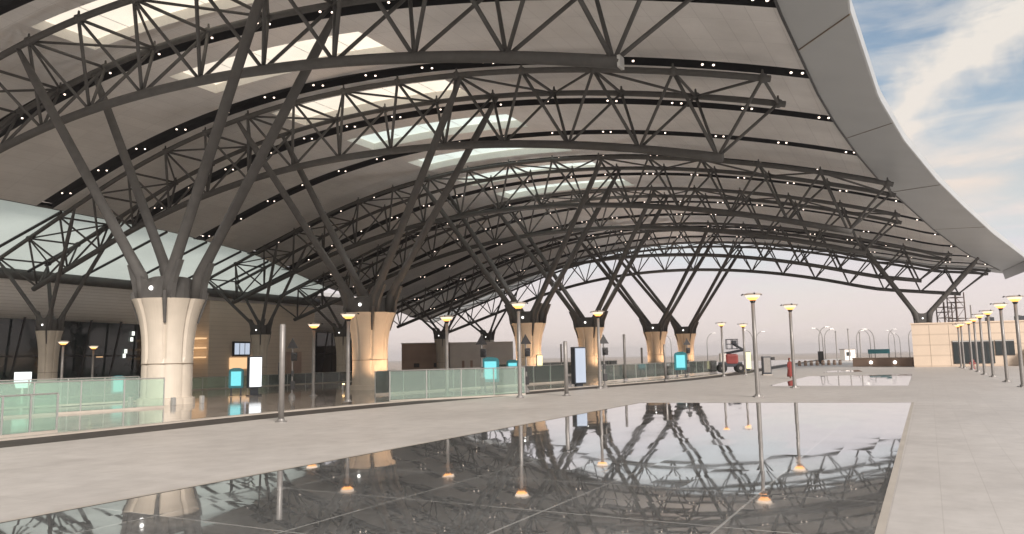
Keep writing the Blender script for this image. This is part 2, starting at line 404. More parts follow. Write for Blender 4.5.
# everything below is built in world coordinates; keep it there when parented
canopy.location = (0, 0, 0)
SLOTS = [-13.5, -4.2, 5.2, 15.7, 25.2, 35.0, 44.8, 54.0, 63.5, 72.8, 82, 91.5, 100.5]
SKEW = .05
HW = .8                           # half width of a slot
def sedge(sk, v): return sk+SKEW*v
def vcl(s): return lerp(LEFT, s), lerp(INNER, s)
SKV = (-11.2, 6.0)
sky_bays = {}
bounds = [S0]+SLOTS+[S1]
def strip_grid(bm, sa, sb, va_vb, z_off, nv=44, mi=0, flip=False):
    """curved strip between two s-lines (functions of v)"""
    rows = []
    for j in range(nv+1):
        t = j/nv; row = []
        for side in (0, 1):
            sc = (sa, sb)[side]
            # solve boundary v at this line
            v0, v1 = va_vb
            s_mid = sc
            L = lerp(LEFT, s_mid+SKEW*(-42)) if v0 is None else v0; R = lerp(INNER, s_mid+SKEW*36) if v1 is None else v1
            v = L+(R-L)*t; s = min(max(sc+SKEW*v, S0), S1)
            row.append(bm.verts.new(P(s, v, ztop(v)+z_off)))
        rows.append(row)
    for a, b in zip(rows, rows[1:]):
        f = bm.faces.new((a[0], b[0], b[1], a[1]) if not flip else (a[0], a[1], b[1], b[0])); f.material_index = mi
def has_sky(k):                   # bays that carry a skylight
    return 1 <= k <= 8
for k in range(len(bounds)-1):
    sa = bounds[k]+(HW if k else 0); sb = bounds[k+1]-(HW if k < len(bounds)-2 else 0)
    if sb-sa < .5: continue
    bm = bmesh.new()
    if has_sky(k):
        c = (bounds[k]+bounds[k+1])/2; a, b = c-2.1, c+2.1
        strip_grid(bm, sa, a, (None, None), CEIL); strip_grid(bm, b, sb, (None, None), CEIL)
        strip_grid(bm, a, b, (None, SKV[0]), CEIL, 16); strip_grid(bm, a, b, (SKV[1], None), CEIL, 20)
        sky_bays[k] = (a, b)
    else: strip_grid(bm, sa, sb, (None, None), CEIL)
    bmesh.ops.remove_doubles(bm, verts=bm.verts, dist=.001)
    link('ceiling_panel', bm, 'ceiling', canopy, smooth=True)
# returns (thickness) beside each slot, dark recess, and its downlights
nd = 0; rest = bmesh.new()
lights = []
slotobjs = []
for sk in SLOTS:
    bm = bmesh.new()
    strip_grid(bm, sk-HW, sk+HW, (None, None), CEIL+.55)
    for e in (-HW, HW):
        pr = None
        L = lerp(LEFT, sk+e-SKEW*40); R = lerp(INNER, sk+e+SKEW*36)
        for j in range(45):
            v = L+(R-L)*j/44; s = min(max(sk+e+SKEW*v, S0), S1)
            cur = (bm.verts.new(P(s, v, ztop(v)+CEIL)), bm.verts.new(P(s, v, ztop(v)+CEIL+.55)))
            if pr: bm.faces.new((pr[0], cur[0], cur[1], pr[1]))
            pr = cur
    for v in (L, R):
        quad(bm, [P(sk-HW+SKEW*v, v, ztop(v)+CEIL), P(sk+HW+SKEW*v, v, ztop(v)+CEIL), P(sk+HW+SKEW*v, v, ztop(v)+CEIL+.55), P(sk-HW+SKEW*v, v, ztop(v)+CEIL+.55)])
    so = link('lighting_slot', bm, 'slot', canopy); slotobjs.append(so)
    v = R-.7
    while v > L+1:
        lights.append((sk, v, so)); v -= 5.0
cam2 = Vector((0, 0, 2.1))
lights.sort(key=lambda t: (P(t[0]+SKEW*t[1], t[1], ztop(t[1]))-cam2).length + (1000 if t[0] < -10 else 0))
def lamp_pair(bm, sk, v):
    z = ztop(v)+CEIL+.02
    for dv, ds in ((-.28, -.2), (.28, .25)):
        p = P(sk+SKEW*v+ds, v+dv, z)
        bmesh.ops.create_uvsphere(bm, u_segments=8, v_segments=5, radius=.08, matrix=Matrix.Translation(p) @ Matrix.Diagonal((1, 1, .7, 1)))
for i, (sk, v, so) in enumerate(lights):
    if i < 96:
        bm = bmesh.new(); lamp_pair(bm, sk, v); link('downlight', bm, 'down', so)
    else: lamp_pair(rest, sk, v)
tag(link('downlights', rest, 'down', canopy), kind='stuff')
# upper skin with openings for the skylights
bm = bmesh.new(); TOP = CEIL+.95
cuts = [S0]
for k, (a, b) in sorted(sky_bays.items()): cuts += [a, b]
cuts.append(S1)
for i, (a, b) in enumerate(zip(cuts, cuts[1:])):
    if i % 2 == 0: strip_grid(bm, a, b, (None, None), TOP)
    else:
        strip_grid(bm, a, b, (None, SKV[0]), TOP, 16); strip_grid(bm, a, b, (SKV[1], None), TOP, 20)
link('roof_skin', bm, 'rooftop', canopy, smooth=True)
for k, (a, b) in sky_bays.items():
    fr = bmesh.new()
    for sc in (a, b):
        pr = None
        for j in range(13):
            v = SKV[0]+(SKV[1]-SKV[0])*j/12; s = sc+SKEW*v
            cur = (fr.verts.new(P(s, v, ztop(v)+CEIL-.01)), fr.verts.new(P(s, v, ztop(v)+TOP+.03)))
            if pr: fr.faces.new((pr[0], cur[0], cur[1], pr[1]))
            pr = cur
    for v in SKV:
        quad(fr, [P(a+SKEW*v, v, ztop(v)+CEIL-.01), P(b+SKEW*v, v, ztop(v)+CEIL-.01), P(b+SKEW*v, v, ztop(v)+TOP+.03), P(a+SKEW*v, v, ztop(v)+TOP+.03)])
    sf = link('skylight', fr, 'shaft', canopy)
    bm = bmesh.new(); strip_grid(bm, a, b, SKV, TOP-.25, 12); link('glass', bm, 'skywarm' if k <= 4 else 'skycool', sf)
    bm = bmesh.new()
    for j in (1, 2, 3, 4):
        v = SKV[0]+(SKV[1]-SKV[0])*j/5
        tube(bm, [P(a+SKEW*v, v, ztop(v)+TOP-.35), P(b+SKEW*v, v, ztop(v)+TOP-.35)], .025, 4)
    link('glazing_bar', bm, 'white', sf)
# fascia band: smooth soffit curving out to a lip, along the outer edge and round the far end
bm = bmesh.new(); pr = None; nS = 90
for i in range(nS+1):
    s = S0+(S1-S0)*i/nS; vi, vo = lerp(INNER, s), lerp(OUTER, s)
    zi = ztop(vi)+CEIL-.06; w = vo-vi
    prof = [(vi-.02, zi+.9), (vi-.02, zi-.14), (vi+.1, zi-.16), (vo-.12, zi-.16-.2*w), (vo-.04, zi-.12-.2*w), (vo+.02, zi-.2*w+.40), (vo-.4, zi-.2*w+.9), (vi, zi+1.05)]
    cur = [bm.verts.new(P(s, v, z)) for v, z in prof]
    if pr:
        for j in range(len(prof)-1): bm.faces.new((pr[j], cur[j], cur[j+1], pr[j+1]))
    pr = cur
bmesh.ops.recalc_face_normals(bm, faces=bm.faces)
fas = link('edge_fascia', bm, 'fascia', canopy)
bm = bmesh.new()
for s in (-6, 12.6, 31, 50, 69):
    sl_ = s-4.6; vi, vo = lerp(INNER, s), lerp(OUTER, sl_); w = vo-vi
    za, zb_ = ztop(vi)+CEIL-.225, ztop(lerp(INNER, sl_))+CEIL-.225-.2*(vo-lerp(INNER, sl_))
    tube(bm, [P(s, vi+.1, za), P(sl_, vo-.1, zb_)], .03 if s != 12.6 else .045, 5)
link('panel_joint', bm, 'joint', fas)
bm = bmesh.new(); tube(bm, [P(S0+(S1-S0)*i/60, lerp(INNER, S0+(S1-S0)*i/60)+.02, ztop(lerp(INNER, S0+(S1-S0)*i/60))+CEIL-.24) for i in range(61)], .07, 5)
link('edge_rail', bm, 'mull', fas)
bm = bmesh.new(); pr = None
v0, v1 = lerp(LEFT, S1), lerp(OUTER, S1)
for i in range(61):
    v = v0+(v1-v0)*i/60; vi = lerp(INNER, S1); zz = ztop(min(v, vi))+CEIL-.06-(max(0, v-vi))*.2
    k = min(1, max(0, (v-20)/25)); wd = .5+2.6*k
    prof = [(S1-.1, zz+1.0), (S1-.1, zz-.12), (S1+wd*.6, zz-.1-.1*wd), (S1+wd, zz-.05), (S1+wd, zz+.5), (S1, zz+1.1)]
    cur = [bm.verts.new(P(s, v, z)) for s, z in prof]
    if pr:
        for j in range(len(prof)-1): bm.faces.new((pr[j], cur[j], cur[j+1], pr[j+1]))
    else: bm.faces.new(cur)
    pr = cur
bm.faces.new(pr[::-1])
bmesh.ops.recalc_face_normals(bm, faces=bm.faces)
link('end_fascia', bm, 'fascia', canopy)
bm = bmesh.new(); pr = None
for i in range(19):
    s = 89.5+(S1+.3-89.5)*i/18; vi, vo = lerp(INNER, min(s, S1)), lerp(OUTER, min(s, S1)); zz = ztop(vi)+CEIL-.22-.2*(vo-vi); dr = 1.25*min(1, i/4)
    cur = [bm.verts.new(P(s, v, z)) for v, z in ((vo-.35, zz-.03), (vo-.1, zz-dr), (vo+.35, zz-dr+.15), (vo+.3, zz+.4))]
    if pr:
        for q in range(4): bm.faces.new((pr[q], cur[q], cur[(q+1) % 4], pr[(q+1) % 4]))
    else: bm.faces.new(cur)
    pr = cur
bm.faces.new(pr[::-1]); bmesh.ops.recalc_face_normals(bm, faces=bm.faces)
link('end_gutter', bm, 'fascia', canopy)
# left gutter beam under the ceiling edge
bm = bmesh.new()
def ceil_edge(s): v = lerp(LEFT, s); return P(s, v, ztop(v)+CEIL)
tube(bm, [ceil_edge(S0+(S1-S0)*i/50)+Vector((0, 0, .12)) for i in range(51)], .16, 5)
link('edge_beam', bm, 'steel', canopy)

# sloping frosted glazing between the roof and the terminal
glz = empty('side_glazing', (0, 0, 0), label='long sloping strip of frosted green glass between arched roof and terminal', cat='glazing')
BEAMV, SG0, SG1 = -50.5, -34., 66.
def beam_z(s): return 12.3-.012*max(0, s-10)
sides = []
s = SG0
edges_s = []
while s < SG1: edges_s.append(s); s += 6.2
edges_s.append(SG1)
for a, b in zip(edges_s, edges_s[1:]):
    bm = bmesh.new()
    pa, pb = ceil_edge(a), ceil_edge(b); qa, qb = P(a-2, BEAMV, beam_z(a)+.4), P(b-2, BEAMV, beam_z(b)+.4)
    pa.z += .1; pb.z += .1
    quad(bm, [pa, pb, qb, qa]); link('glass_panel', bm, 'skygreen', glz)
    bm = bmesh.new(); tube(bm, [pa-Vector((0, 0, .2)), qa-Vector((0, 0, .2))], .15, 6); link('mullion', bm, 'mull', glz)
bm = bmesh.new()
tube(bm, [P(s, BEAMV, beam_z(s)) for s in range(-34, 70, 4)], .62, 12); link('edge_beam', bm, 'steel', glz, smooth=True)

# ============================================================ TRUSSES
TS = [0, 17.3, 43.1, 59.5, 85.6, 102.]
RIGHT_TOP = [29.9, 29.9, 34.9, 39.0, 42.0, 45.5]
HWT = 2.5
ordn = ['nearest', 'second', 'third', 'fourth', 'fifth', 'farthest']
for i, st in enumerate(TS):
    right_t = RIGHT_TOP[i]
    tops = []; v = -.6
    while v < right_t+.5: tops.append(v); v += 5.05
    v = -.6-5.05
    lt = -47.5 if i < 3 else -53.5
    while v > lt: tops.insert(0, v); v -= 5.05
    bots = [(tops[j]+tops[j+1])/2-.03*max(0, tops[j]) for j in range(len(tops)-1)]
    root = empty('roof_truss', P(st, 0, 18), label=f'{ordn[i]} curved triangular steel truss of the six under the roof' if i in (0, 5) else f'{ordn[i]} curved triangular steel truss counted from the camera end', cat='truss', group='curved steel roof trusses')
    root.location = (0, 0, 0)
    def T(side, v): return P(st+side*HWT, v, ztop(v)+.0)
    def B(v): return P(st, v, zbot(v))
    bm = bmesh.new(); a, b = bots[0]-.6, bots[-1]+.3
    tube(bm, [B(a+(b-a)*k/50) for k in range(51)], .27, 10); link('bottom_chord', bm, 'steel', root, smooth=True)
    for sd in (-1, 1):
        bm = bmesh.new(); a, b = tops[0]-.5, tops[-1]+.4
        tube(bm, [T(sd, a+(b-a)*k/60) for k in range(61)], .2, 8); link('top_chord', bm, 'steel', root, smooth=True)
    br = []
    for j, bv in enumerate(bots):
        for sd in (-1, 1):
            br.append((B(bv), T(sd, tops[j]), .105)); br.append((B(bv), T(sd, tops[j+1]), .105))
    for j, tv in enumerate(tops):
        br.append((T(-1, tv), T(1, tv), .1))
        if j < len(tops)-1:
            br.append((T(-1, tv), T(1, tops[j+1]), .085) if j % 2 else (T(1, tv), T(-1, tops[j+1]), .085))
    br.sort(key=lambda t: ((t[0]+t[1])/2-cam2).length)
    rst = bmesh.new()
    for k, (p, q, r) in enumerate(br):
        if k < 98:
            bm = bmesh.new(); tube(bm, [p, q], r, 6); link('brace', bm, 'steel', root, smooth=True)
        else: tube(rst, [p, q], r, 6)
    if len(br) > 98: tag(link('braces', rst, 'steel', root), kind='stuff')
    else: rst.free()
    for sd in (-1, 1):
        for tv in tops:
            bm = bmesh.new(); p = T(sd, tv)
            lathe(bm, [(.1, p.z-.26), (.25, p.z-.16), (.28, p.z), (.25, p.z+.16), (.08, p.z+.28)]+([(.06, p.z+.5)] if tv > lerp(LEFT, st)+1 else []), 8, (p.x, p.y)); link('node_hanger', bm, 'steel', root, smooth=True)
    if i < 1:   # pale end plate
        bm = bmesh.new(); e = B(bots[-1]+.3); box(bm, e, (.14, .5, .5), ANG_U-PI/2, 0, .03); link('end_plate', bm, 'lightmetal', root)

# the roof and its last trusses dip a little towards the far end
def dip(s): return max(0., min(1.25, (s-76)/26*1.25))
for o in list(D.objects):
    if o.type != 'MESH' or not o.parent: continue
    top = o.parent
    while top.parent: top = top.parent
    if top.name.startswith(('canopy_roof', 'roof_truss')):
        for vt in o.data.vertices:
            sx = (vt.co.x-O.x)*UV.x+(vt.co.y-O.y)*UV.y
            vx = (vt.co.x-O.x)*NV.x+(vt.co.y-O.y)*NV.y
            if sx > 76: vt.co.z -= dip(sx)*max(0., min(1., (44-vx)/16))

# ============================================================ TREE COLUMNS
def ped_profile(k):
    pr = [(1.42*k, 0), (1.42*k, .25), (1.27*k, .3), (1.26*k, 1.9*k+.2)]
    H = 5.6
    z0 = 1.9*k+.2
    for i in range(0, 13):
        t = i/12; pr.append((1.27*k+(.57*k)*(t**2.7), z0+.03+(H-z0-.03)*t))
    pr.append((1.45*k, H)); return pr
def tree_column(s, v, k, attach, tdz, label, group, warm=0., sz=HWT, rm=1.):
    zb = road_z(v)-.02 if k < 1 or v < 5 else 0
    base = P(s, v, 0); root = empty('tree_column', base, ANG_U-PI/2, label=label, cat='column', group=group)
    # local frame: local X = +v direction, local Y = +s direction
    def loc(ds, vv, z): return Vector((vv-v, ds, z))
    bm = bmesh.new(); pr = ped_profile(k)
    pr = [(r, z if z > .01 else zb) for r, z in pr]
    def flute(th, z):
        c = abs(math.sin(4*th)); return 1+.035*(c**.6)-(.05 if (c < .18 and z > 2.2*k) else 0)
    lathe(bm, pr, 64, fn=flute); ped = link('pedestal', bm, 'stone', root, smooth=False)
    bm = bmesh.new(); r0 = 1.3*k
    lathe(bm, [(r0*1.028, 1.9*k+.19), (r0*1.028, 1.9*k+.225)], 40, fn=lambda t, z: 1); link('stone_joint', bm, 'joint', ped)
    # saddle plates
    for sd in (-1, 1):
        bm = bmesh.new(); y = sd*1.0*k; w = .14*k
        out = []
        R = 1.55*k
        pts = [(-R, 5.6), (R, 5.6), (R*1.08, 6.4), (R*1.42, 7.6)]
        arc = [(R*.88*math.cos(a), 7.75-(.85*k+.35)*math.sin(a)) for a in [PI*q/10 for q in range(1, 10)]]
        pts += [(R*1.12, 7.65)] + arc + [(-R*1.12, 7.65), (-R*1.42, 7.6), (-R*1.08, 6.4)]
        a = [bm.verts.new((x, y-w, z)) for x, z in pts]; b = [bm.verts.new((x, y+w, z)) for x, z in pts]
        bm.faces.new(a); bm.faces.new(b[::-1])
        for q in range(len(pts)): bm.faces.new((a[q], b[q], b[(q+1) % len(pts)], a[(q+1) % len(pts)]))
        bmesh.ops.recalc_face_normals(bm, faces=bm.faces)
        link('saddle_plate', bm, 'steel2', root)
    bm = bmesh.new(); lathe(bm, [(1.15*k, 5.58), (1.15*k, 6.75), (.9*k, 6.85)], 20); link('collar', bm, 'steel', root)
    bm = bmesh.new()
    for sd in (-1, 1): bmesh.ops.create_uvsphere(bm, u_segments=8, v_segments=6, radius=.09*k+.03, matrix=Matrix.Translation((0, sd*(1.18*k), 6.2)))
    link('collar_light', bm, 'collarlight', root)
    for q in range(4):
        bm = bmesh.new(); a = PI/4+q*PI/2+(0 if k < 1 else -.0); r = 1.50*k
        tube(bm, [(r*math.cos(a)*1.27, r*math.sin(a)*1.27, 6.0), (r*math.cos(a)*1.22, r*math.sin(a)*1.22, 5.55), (r*math.cos(a)*.98, r*math.sin(a)*.98, 4.3)], [.12*k, .12*k, .07*k], 6)
        link('anchor_fin', bm, 'steel2', root)
    for vv in attach:
        sg = 1 if vv > v else -1
        for sd in (-1, 1):
            p0 = loc(sd*.85*k, v+sg*1.0*k, 5.62); p1 = loc(sd*.9*k, v+sg*1.22*k, 6.9)
            p3 = loc(sd*sz, vv, ztop(vv)-.05-dip(s+sd*sz)*max(0., min(1., (44-vv)/16))); d = (p3-p1)
            p2 = p1+d*.1
            R = (.255*k+.03)*rm
            bm = bmesh.new(); tube(bm, [p0, p1, p2, p1+d*.85, p1+d*.97, p3], [R*1.2, R*1.15, R, R*.9, R*.55, R*.5], 14); link('strut', bm, 'steel2', root, smooth=True)
    if k == 1:
        L = D.lights.new('collar_fill', 'SPOT'); L.energy = 420 if s < 30 else 900; L.color = (1, .97, .95); L.shadow_soft_size = .5; L.spot_size = math.radians(150); L.spot_blend = .6  # upward spot added above the collar as fill to brighten the ceiling
        lo = D.objects.new('collar_fill', L); COL.objects.link(lo); lo.parent = root; lo.location = (0, 0, 8.0); lo.rotation_euler = (PI, 0, 0)
    # uplights at the foot
    bm = bmesh.new()
    pos = [(1.75*k, .9*k), (-1.75*k, .9*k), (1.75*k, -.9*k), (-1.75*k, -.9*k)]
    for x, y in pos: box(bm, (x, y, zb+.22), (.2, .2, .42), 0, 0, .03)
    up = link('uplight', bm, 'lightmetal', root)
    if warm:
        bm = bmesh.new()
        for x, y in pos: box(bm, (x, y, zb+.45), (.13, .13, .04))
        link('lens', bm, 'warmspot', up)
        for x, y in pos:
            L = D.lights.new('uplight_beam', 'SPOT'); L.energy = warm; L.color = (1, .6, .34); L.spot_size = math.radians(110); L.spot_blend = .8; L.shadow_soft_size = .12
            lo = D.objects.new('uplight_beam', L); COL.objects.link(lo); lo.parent = root; lo.location = (x*1.75, y*1.75, zb+.5)
            d = Vector((-x*.75, -y*.75, 2.6)); lo.rotation_euler = d.to_track_quat('-Z', 'Y').to_euler()
    return root
dl = ['big cream fluted column with four steel struts nearest the camera, beside glass railing',
      'orange-lit fluted column with four struts between two lamp posts, second nearest',
      'orange-lit tree column behind the triangular traffic signal, third of the front row',
      'tree column behind the tall grey information panel, fourth of the front row',
      'tree column in the distance under crossing struts, fifth of the front row',
      'smallest tree column in the distance beside red boom lift, last of the front row']
for i, st in enumerate(TS):
    tree_column(st, 0, 1., (-11.9, 9.9), 0, dl[i], 'front row of branching tree columns', 0 if i == 0 else 430.)
dl2 = {1: 'slim tree column before dark glass facade at left edge', 2: 'slim tree column in front of beige stone wall', 3: 'slim tree column behind the second front column',
       4: 'slim tree column rising behind the brown building', 5: 'slim tree column rising behind the pale end of the low building'}
for i in range(1, 6):
    tree_column(TS[i], (0, -40.9, -38.9, -39.5, -39.5, -39.5)[i], .66, (-46.3, -33.6), 0, dl2[i], 'rear row of slim tree columns by the terminal', 0)
tree_column(TS[4], 36.3, .68, (29.4, 43.0), 0, 'tree column with V struts rising behind the flat beige building', 'tree column at the far right', rm=1.45)

# ============================================================ TERMINAL
term = empty('terminal_building', (0, 0, 0), label='terminal building with dark glass front, beige stone wall and white slatted cornice', cat='building')
def wbox(bm, s0, s1, v0, v1, z0, z1, mi=0):
    c = P((s0+s1)/2, (v0+v1)/2, (z0+z1)/2); box(bm, c, (abs(v1-v0), abs(s1-s0), z1-z0), ANG_U-PI/2, mi)
# cornice
bm = bmesh.new(); pr = None
for i in range(30):
    s = -36+i*4.2; zb_ = beam_z(s)
    prof = [(-50.9, zb_-.1), (-51.6, zb_-1.1), (-52.7, zb_-2.3), (-54.2, zb_-3.5), (-56.2, zb_-4.2), (-58, zb_-4.4)]
    cur = [bm.verts.new(P(s, v, z)) for v, z in prof]
    if pr:
        for j in range(len(prof)-1): bm.faces.new((pr[j], cur[j], cur[j+1], pr[j+1]))
    pr = cur
link('slatted_cornice', bm, 'soffit', term, smooth=True)
bm = bmesh.new(); wbox(bm, -36, 86, -80, -51, 12.8, 13.4); link('flat_roof', bm, 'rooftop', term)
ZG = road_z(-57)
for (a, b) in ((-36, 44.6), (65.2, 85.8)):
    bm = bmesh.new(); wbox(bm, a, b, -58.5, -58.1, ZG-.5, 9); gf = link('glass_front', bm, 'darkglass', term)
    s = a+1
    while s < b:
        bm = bmesh.new()
        p = P(s, -57.6, ZG); q = P(s+1.2, -56.6, 8.6)
        tube(bm, [p, q], .14, 5); link('mullion', bm, 'mull', gf); s += 4.1
    bm = bmesh.new(); wbox(bm, a, b, -58.05, -57.9, 3.2, 3.4); wbox(bm, a, b, -58.05, -57.9, ZG, ZG+.35); link('transom', bm, 'mull', gf)
bm = bmesh.new(); wbox(bm, 44.6, 65.2, -62, -50.4, ZG-.6, 10.75); sw = link('stone_wall', bm, 'travertine', term)
bm = bmesh.new(); wbox(bm, 85.8, 86.4, -80, -52, ZG-.6, 12.8); link('end_wall', bm, 'wall', term)
bm = bmesh.new(); wbox(bm, 58.0, 62.3, -50.45, -50.3, ZG, 3.6); link('recess_doorway', bm, 'brown', sw)
# display board and lit shop opening on the wall
bm = bmesh.new(); wbox(bm, 48.6, 51.6, -50.38, -50.0, 3.0, 5.1); db = link('display_board', bm, 'black', term)
for j in range(3):
    bm = bmesh.new(); wbox(bm, 48.75+j*.95, 49.55+j*.95, -49.99, -49.95, 3.25, 4.85); link('screen', bm, 'greyscreen', db)
bm = bmesh.new(); wbox(bm, 48.2, 52.6, -50.38, -50.1, 1.2, 2.8); link('lit_opening', bm, 'interior', term)
# interior lights seen through the glass front, as luminous fittings just before it
bm = bmesh.new()
for s, z, w in ((18, 3.0, 1.4), (20.3, 2.9, 1.0), (31.5, 3.2, 1.2), (33.4, 3.1, .9)):
    wbox(bm, s, s+w, -58.08, -58.02, z, z+.16)
link('counter_light', bm, 'interior', term)
bm = bmesh.new()
for s, z in ((38.2, 6.0), (38.0, 5.2), (37.2, 3.6), (37.0, 3.0)): wbox(bm, s, s+.35, -57.9, -57.8, z, z+.55)
link('hall_light', bm, 'interiorw', term)
bm = bmesh.new()
for j in range(3):
    wbox(bm, 43.0, 44.4, -54.6, -50.6, 5.4-j*1.3, 5.6-j*1.3)
link('ledge_shelf', bm, 'interior', term)

# ============================================================ LAMP POSTS
def lamp_post(H):
    root = empty('lamp_post', (0, 0, 0), label='x', cat='lamp post', group='lamp posts with lit disc heads')
    bm = bmesh.new(); lathe(bm, [(.11, .0), (.108, .05), (.10, H*.5), (.088, H-.42)], 14); pole = link('pole', bm, 'polemetal', root, smooth=True)
    bm = bmesh.new(); box(bm, (0, 0, .015), (.44, .44, .03), 0, 0, .008); lathe(bm, [(.17, .03), (.15, .13), (.13, .14)], 14)
    for a in range(4): tube(bm, [(.17*(1 if a % 2 else -1), .17*(1 if a//2 else -1), .02), (.17*(1 if a % 2 else -1), .17*(1 if a//2 else -1), .07)], .02, 6)
    link('base_flange', bm, 'polemetal', root)
    bm = bmesh.new(); lathe(bm, [(.10, H-.42), (.13, H-.34), (.16, H-.30)], 14); link('neck', bm, 'black', root)
    bm = bmesh.new(); lathe(bm, [(.13, H-.30), (.22, H-.22), (.29, H-.17)], 20); link('lamp_bowl', bm, 'bowl', root, smooth=True)
    bm = bmesh.new(); lathe(bm, [(.292, H-.17), (.33, H-.1), (.36, H-.046)], 20); link('glass_rim', bm, 'rimglow', root, smooth=True)
    bm = bmesh.new(); lathe(bm, [(.36, H-.045), (.45, H-.02), (.46, H+.0), (.3, H+.05), (.05, H+.06)], 24); dsc = link('lamp_disc', bm, 'lampdisc', root)
    bm = bmesh.new()
    for a in range(3):
        t = a*2*PI/3+.4; tube(bm, [(.46*math.cos(t), .46*math.sin(t), H+.03), (.56*math.cos(t), .56*math.sin(t), H-.02)], .035, 5)
    link('bracket', bm, 'black', dsc)
    return root
L0 = lamp_post(4.95)
LP = [((-8.5, 39.3), 'lamp post left of the orange-lit second column'), ((-3.8, 43.6), 'thin lamp post before the brown building'),
      ((.3, 40.1), 'lamp post standing by the third column and traffic signal'), ((5.5, 49.2), 'lamp post in front of the fourth column'),
      ((11.7, 37.0), 'tall lamp post nearest the pool, in middle of the plaza'), ((16.7, 45.8), 'lamp post beside the person in red'),
      ((19.4, 71.0), 'small lamp post in front of the boom lift'), ((22.5, 74.6), 'small lamp post beside the yellow lit panel'),
      ((27.7, 41.9), 'lamp post at the right edge, nearest of the right row'), ((31.1, 48.5), 'second nearest lamp post of the right row'),
      ((35.8, 57.4), 'third lamp post of the right row before the windows'), ((38.6, 63.0), 'fourth lamp post of the right row before the windows'),
      ((42.8, 70.8), 'fifth lamp post of the right row'), ((46.3, 77.5), 'sixth lamp post of the right row beside red hydrant'),
      ((49.6, 84.5), 'seventh lamp post of the right row'), ((51.6, 88.5), 'farthest lamp post of the right row before the beige building'),
      ((-12.6, 48.2), 'lamp post by the end of the beige stone wall')]
for i, ((x, y), lb) in enumerate(LP):
    if i == 0: L0.location = (x, y, 0); L0['label'] = lb
    else: copy_thing(L0, (x, y, 0 if i != 16 else road_z(SV(x, y)[1])), label=lb)
for q_ in [o for o in D.objects if o.name.startswith('lamp_post') and o.location.y > 43 and o.location.x < 0 or (o.name == 'lamp_post')]: q_.scale = (1, 1, .91)
for (x, y), lb in (((-38.5, 70.0), 'far lamp post against the dark glass facade'), ((-35.4, 60.0), 'far lamp post beside the slim column at left edge')):
    copy_thing(L0, (x, y, road_z(SV(x, y)[1])), label=lb)
# plain posts
def post(x, y, H, r, lb):
    root = empty('steel_post', (x, y, 0), label=lb, cat='post', group='plain steel posts')
    bm = bmesh.new(); lathe(bm, [(r, 0), (r, H), (r*.7, H+.03)], 14); link('shaft', bm, 'polemetal', root, smooth=True)
    bm = bmesh.new(); lathe(bm, [(r*2.1, 0), (r*2.1, .03), (r*1.3, .05), (r*1.2, .12)], 14); link('base_flange', bm, 'polemetal', root)
post(-8.2, 27.1, 3.4, .10, 'plain grey post at the plaza edge left of centre')
post(2.8, 41.3, 2.9, .11, 'plain post in front of the tall grey information panel')
post(9.6, 66.2, 3.9, .11, 'plain post beyond the fourth column beside glass railing')
post(12.2, 61.8, 2.9, .10, 'plain post between the fifth and last column')
post(14.4, 86.0, 2.9, .12, 'distant pale post by the fifth column')
post(5.8, 93.3, 3.6, .10, 'distant thin post right of the third column')

# ============================================================ GLASS RAILINGS
def railing(p, q, H, step, label, z0=0., z1=None, postr=.03, rail=True, group='green glass railings', low=True):
    p, q = Vector(p), Vector(q); d = q-p; n = max(1, round(d.length/step)); z1 = z0 if z1 is None else z1
    root = empty('glass_railing', (p.x, p.y, z0), label=label, cat='railing', group=group)
    ang = math.atan2(d.y, d.x)
    for i in range(n):
        a = p+d*(i/n); b = p+d*((i+1)/n); c = (a+b)/2; zz = z0+(z1-z0)*((i+.5)/n)
        bm = bmesh.new(); box(bm, (c.x-p.x, c.y-p.y, zz-z0+.1+(H-.12)/2), ((b-a).length-.05, .02, H-.14), ang); link('glass_panel', bm, 'railglass', root)
    for i in range(n+1):
        a = p+d*(i/n); zz = z0+(z1-z0)*(i/n)
        bm = bmesh.new(); box(bm, (a.x-p.x, a.y-p.y, zz-z0+H/2), (.05, .05, H), ang, 0); link('post', bm, 'lightmetal', root)
    bm = bmesh.new(); tube(bm, [(0, 0, H+.01), (d.x, d.y, z1-z0+H+.01)], postr, 6); link('handrail', bm, 'lightmetal', root)
    bm = bmesh.new(); 
    c = d/2; box(bm, (c.x, c.y, (z1-z0)/2+.04), (d.length, .16, .1), ang); link('base_kerb', bm, 'kerb', root)
    return root
R1 = railing((-19.8, 13.6), (-14.9, 25.1), 1.25, .9, 'near glass railing with steel posts at bottom left', -.05)
railing((-28.2, 24.3), (-17.5, 38.4), 1.45, 2.0, 'long glass railing ending beside the big cream column', -.06)
railing((-32.5, 31.0), (-22.0, 45.0), 1.45, 2.0, 'glass railing just behind the long left one', -.06)
railing((-6.3, 38.9), (.6, 43.6), 1.55, 2.0, 'glass railing right of the orange-lit column', -.02)
railing((-8.6, 47.5), (4.5, 66.0), 1.45, 2.4, 'glass railing across the road behind the teal kiosk', -.05)
railing((7.2, 62.8), (23.4, 88.5), 1.35, 2.4, 'glass railing past the fourth column towards boom lift', -.02)
railing((-3.0, 73.0), (14.0, 104.0), 1.5, 3.0, 'distant glass railing behind the far columns', -.05)
a_, b_ = P(6, -30), P(60, -30)
railing((a_.x, a_.y), (b_.x, b_.y), 1.3, 3.0, 'far glass railing along the front of the terminal', road_z(-30))

